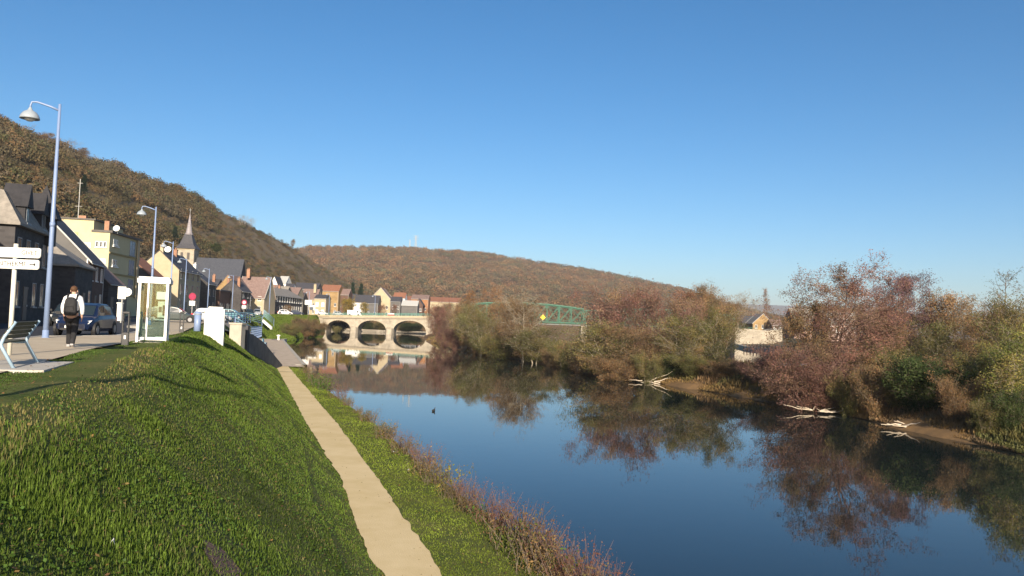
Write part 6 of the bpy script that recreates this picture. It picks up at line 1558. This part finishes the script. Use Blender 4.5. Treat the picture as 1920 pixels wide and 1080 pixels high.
# weeds on the near water edge
def gen_weed(seed, kind):
    rng = np.random.default_rng(seed); wd = Tubes(); C = []; S = []; K = []
    P_ = dict(red=(46, .95, ((.20, .075, .045), (.24, .10, .05), (.17, .09, .05)), .042, 24), brown=(46, .75, ((.19, .13, .05), (.14, .12, .04), (.22, .14, .06)), .06, 15), green=(16, .85, ((.07, .14, .02), (.10, .17, .03)), .11, 12), fern=(22, .8, ((.26, .22, .035), (.20, .19, .03)), .07, 14), olive=(44, .6, ((.09, .12, .025), (.12, .13, .03)), .07, 12))[kind]
    ns, H, pal, ls, nl = P_; pal = np.array(pal)
    for i in range(ns):
        az = rng.uniform(0, 6.28); r = rng.uniform(0, .55); b = np.array([r * math.cos(az), r * math.sin(az), -.1]); h = H * rng.uniform(.5, 1.15)
        tip = b + np.array([rng.normal() * .30 * h, rng.normal() * .30 * h, h]); md = (b + tip) / 2 + rng.normal(size=3) * .03
        wd.add(np.stack([b, md, tip]), [.007, .006, .003], 3)
        f = rng.uniform(.15, 1, nl)[:, None]; q = np.where(f < .5, b + (md - b) * f * 2, md + (tip - md) * (f - .5) * 2) + rng.normal(size=(nl, 3)) * .085
        C.append(q); S.append(ls * rng.uniform(.5, 1.4, nl)); K.append(pal[rng.integers(len(pal))][None] * rng.uniform(.65, 1.3, (nl, 1)))
    V, Fq = quads(np.concatenate(C), np.concatenate(S), rng, .5)
    return wd.mesh('stems', redBarkM if kind == 'red' else barkM), npmesh('leaves', V, Fq, leafM, col=np.repeat(np.concatenate(K), 4, 0))
WP = {k: [gen_weed(i * 17 + j * 5 + 3, k) for j in range(2)] for i, k in enumerate(('red', 'brown', 'green', 'fern', 'olive'))}
WL = dict(red='dry reddish weed clump at the near water edge', brown='brown dried weed clump at the near water edge', green='leafy green nettle clump at the near water edge', fern='yellowing fern like clump at the near water edge', olive='low olive weed clump at the near water edge')
spots = [('red', 15.6, -.3), ('brown', 16.2, -.6), ('red', 16.4, -.1), ('red', 17.1, -.5), ('brown', 17.9, -.75), ('red', 18.6, -.45), ('green', 18.0, -.2), ('brown', 20.2, -.5), ('red', 22.1, -.3), ('brown', 23.3, -.6), ('red', 25.3, -.2), ('brown', 27.0, -.3), ('red', 16.8, .1), ('red', 17.5, -.25), ('red', 18.2, .15), ('brown', 18.9, -.3), ('red', 19.5, -.1), ('olive', 19.2, -.7), ('red', 20.6, -.1), ('red', 21.3, -.35), ('green', 22.4, -.55), ('red', 22.8, -.15), ('red', 23.9, -.3), ('brown', 24.8, -.6), ('fern', 25.8, -.4), ('red', 26.6, -.1), ('olive', 27.4, -.45), ('brown', 28.4, -.4), ('red', 29.5, -.1), ('fern', 30.6, -.5), ('red', 31.2, -.1),
         ('brown', 32.6, -.3), ('red', 33.8, -.2), ('red', 35.0, -.15), ('brown', 36.4, -.35), ('olive', 37.4, -.3), ('olive', 39.0, -.2), ('green', 40.6, 0), ('brown', 42.0, -.2), ('olive', 43.6, -.1), ('brown', 45.4, -.2), ('red', 47.0, 0), ('brown', 49.0, -.2), ('olive', 51.0, -.1), ('red', 53.0, -.1), ('olive', 55.5, -.2), ('green', 58.0, -.6), ('olive', 59.5, -.2), ('green', 61, -.5), ('olive', 62.5, -.1), ('olive', 64.5, -.7), ('brown', 66, -.2), ('olive', 68.5, -.4), ('olive', 71, -.3), ('brown', 74, -.3), ('olive', 77, -.4)]
for i, (k, y, dx_) in enumerate(spots):
    if i > 12 and i % 4 == 1 and 20 < y < 56: continue
    w_, l_ = WP[k][i % 2]; sc = .62 + .62 * ((i * 37) % 10) / 10 + (.5 if 57 < y < 67 else 0)
    x = float(water_l(y)) - .40 + dx_
    o = thing('weed_clump', WL[k], 'weed', (x, y, float(slope_z(x, y)) + .02), i * 2.1, 'weed clumps of %s kind on the near water edge' % k, sc); link('stems', w_, o); link('leaves', l_, o)
# driftwood
driftM = mat('bleached_driftwood', (.42, .35, .26), .85, scale=4, col2=(.52, .45, .36), bump=.3)
for px, py, lab, n_, sc, sd in ((1705, 800, 'pale bleached driftwood pile on the right bank', 16, 2.0, 3), (1545, 772, 'pale fallen branch dipping into the water under the bush', 7, 1.7, 4), (1225, 716, 'forked pale driftwood by the reeds', 7, 2.1, 9)):
    q = G(px, py, .15); rng = np.random.default_rng(sd); tb = Tubes()
    for k in range(n_):
        az = rng.normal(0, .5) + (math.pi if k % 3 == 0 else 0) + .1; ln = sc * rng.uniform(.5, 1.3); b = np.array([rng.normal(0, .5 * sc / 1.5), rng.normal(0, .25), rng.uniform(0, .15)])
        d = np.array([math.cos(az), math.sin(az) * .6, rng.normal(.05, .18)]); ts = np.linspace(0, 1, 5); pts = b[None] + d[None] * (ln * ts)[:, None]; pts[1:] += rng.normal(size=(4, 3)) * .05
        tb.add(pts, .05 * (1 - ts * .75) * sc / 1.5, 6)
    o = link('driftwood', tb.mesh('driftwood', driftM)); o.location = (q.x, q.y, .12); tag(o, lab, 'driftwood')

# fallen leaves
n = 5200; Yb = (3.0 ** -.6 + rng.uniform(size=n) * (60 ** -.6 - 3.0 ** -.6)) ** (1 / -.6); Xb = crest(Yb) - 1.5 + (water_l(Yb) - .6 - crest(Yb) + 1.5) * rng.uniform(size=n)
onp = (Xb > path_l(Yb)) & (Xb < path_r(Yb)); keep = ~onp | (rng.uniform(size=n) < .35); Xb, Yb, onp = Xb[keep], Yb[keep], onp[keep]; n = len(Xb)
V, Fq = quads(np.stack([Xb, Yb, slope_z(Xb, Yb) + np.where(onp, .045, rng.uniform(.03, .07, n))], 1), rng.uniform(.025, .05, n) * (1 + Yb / 60), rng, .7, .25, np.tile([0., 0, 1.], (n, 1)))
pal = np.array(((.22, .12, .05), (.28, .18, .06), (.14, .08, .04), (.30, .22, .08)))
stuff(link('fallen_leaves', npmesh('fallen_leaves', V, Fq, grassbM, col=np.repeat(pal[rng.integers(0, 4, n)] * rng.uniform(.7, 1.2, (n, 1)), 4, 0))), 'scattered brown fallen leaves on grass and path', 'fallen leaves')
# ------------------------------------------------------------------ haze
hz = MB(); hz.b2((-6200, -75, -3), (6200, 6100, 205))
hm = bpy.data.materials.new('haze_air'); hm.use_nodes = True
hn = hm.node_tree; hn.nodes.remove(hn.nodes['Principled BSDF'])
pv = hn.nodes.new('ShaderNodeVolumePrincipled'); pv.inputs['Density'].default_value = .00010; pv.inputs['Color'].default_value = (.80, .88, 1.0, 1); pv.inputs['Anisotropy'].default_value = 0.0
hn.links.new(pv.outputs[0], hn.nodes['Material Output'].inputs['Volume'])
ho = hz.build('haze', hm); stuff(ho, 'thin pale haze over the valley', 'haze')
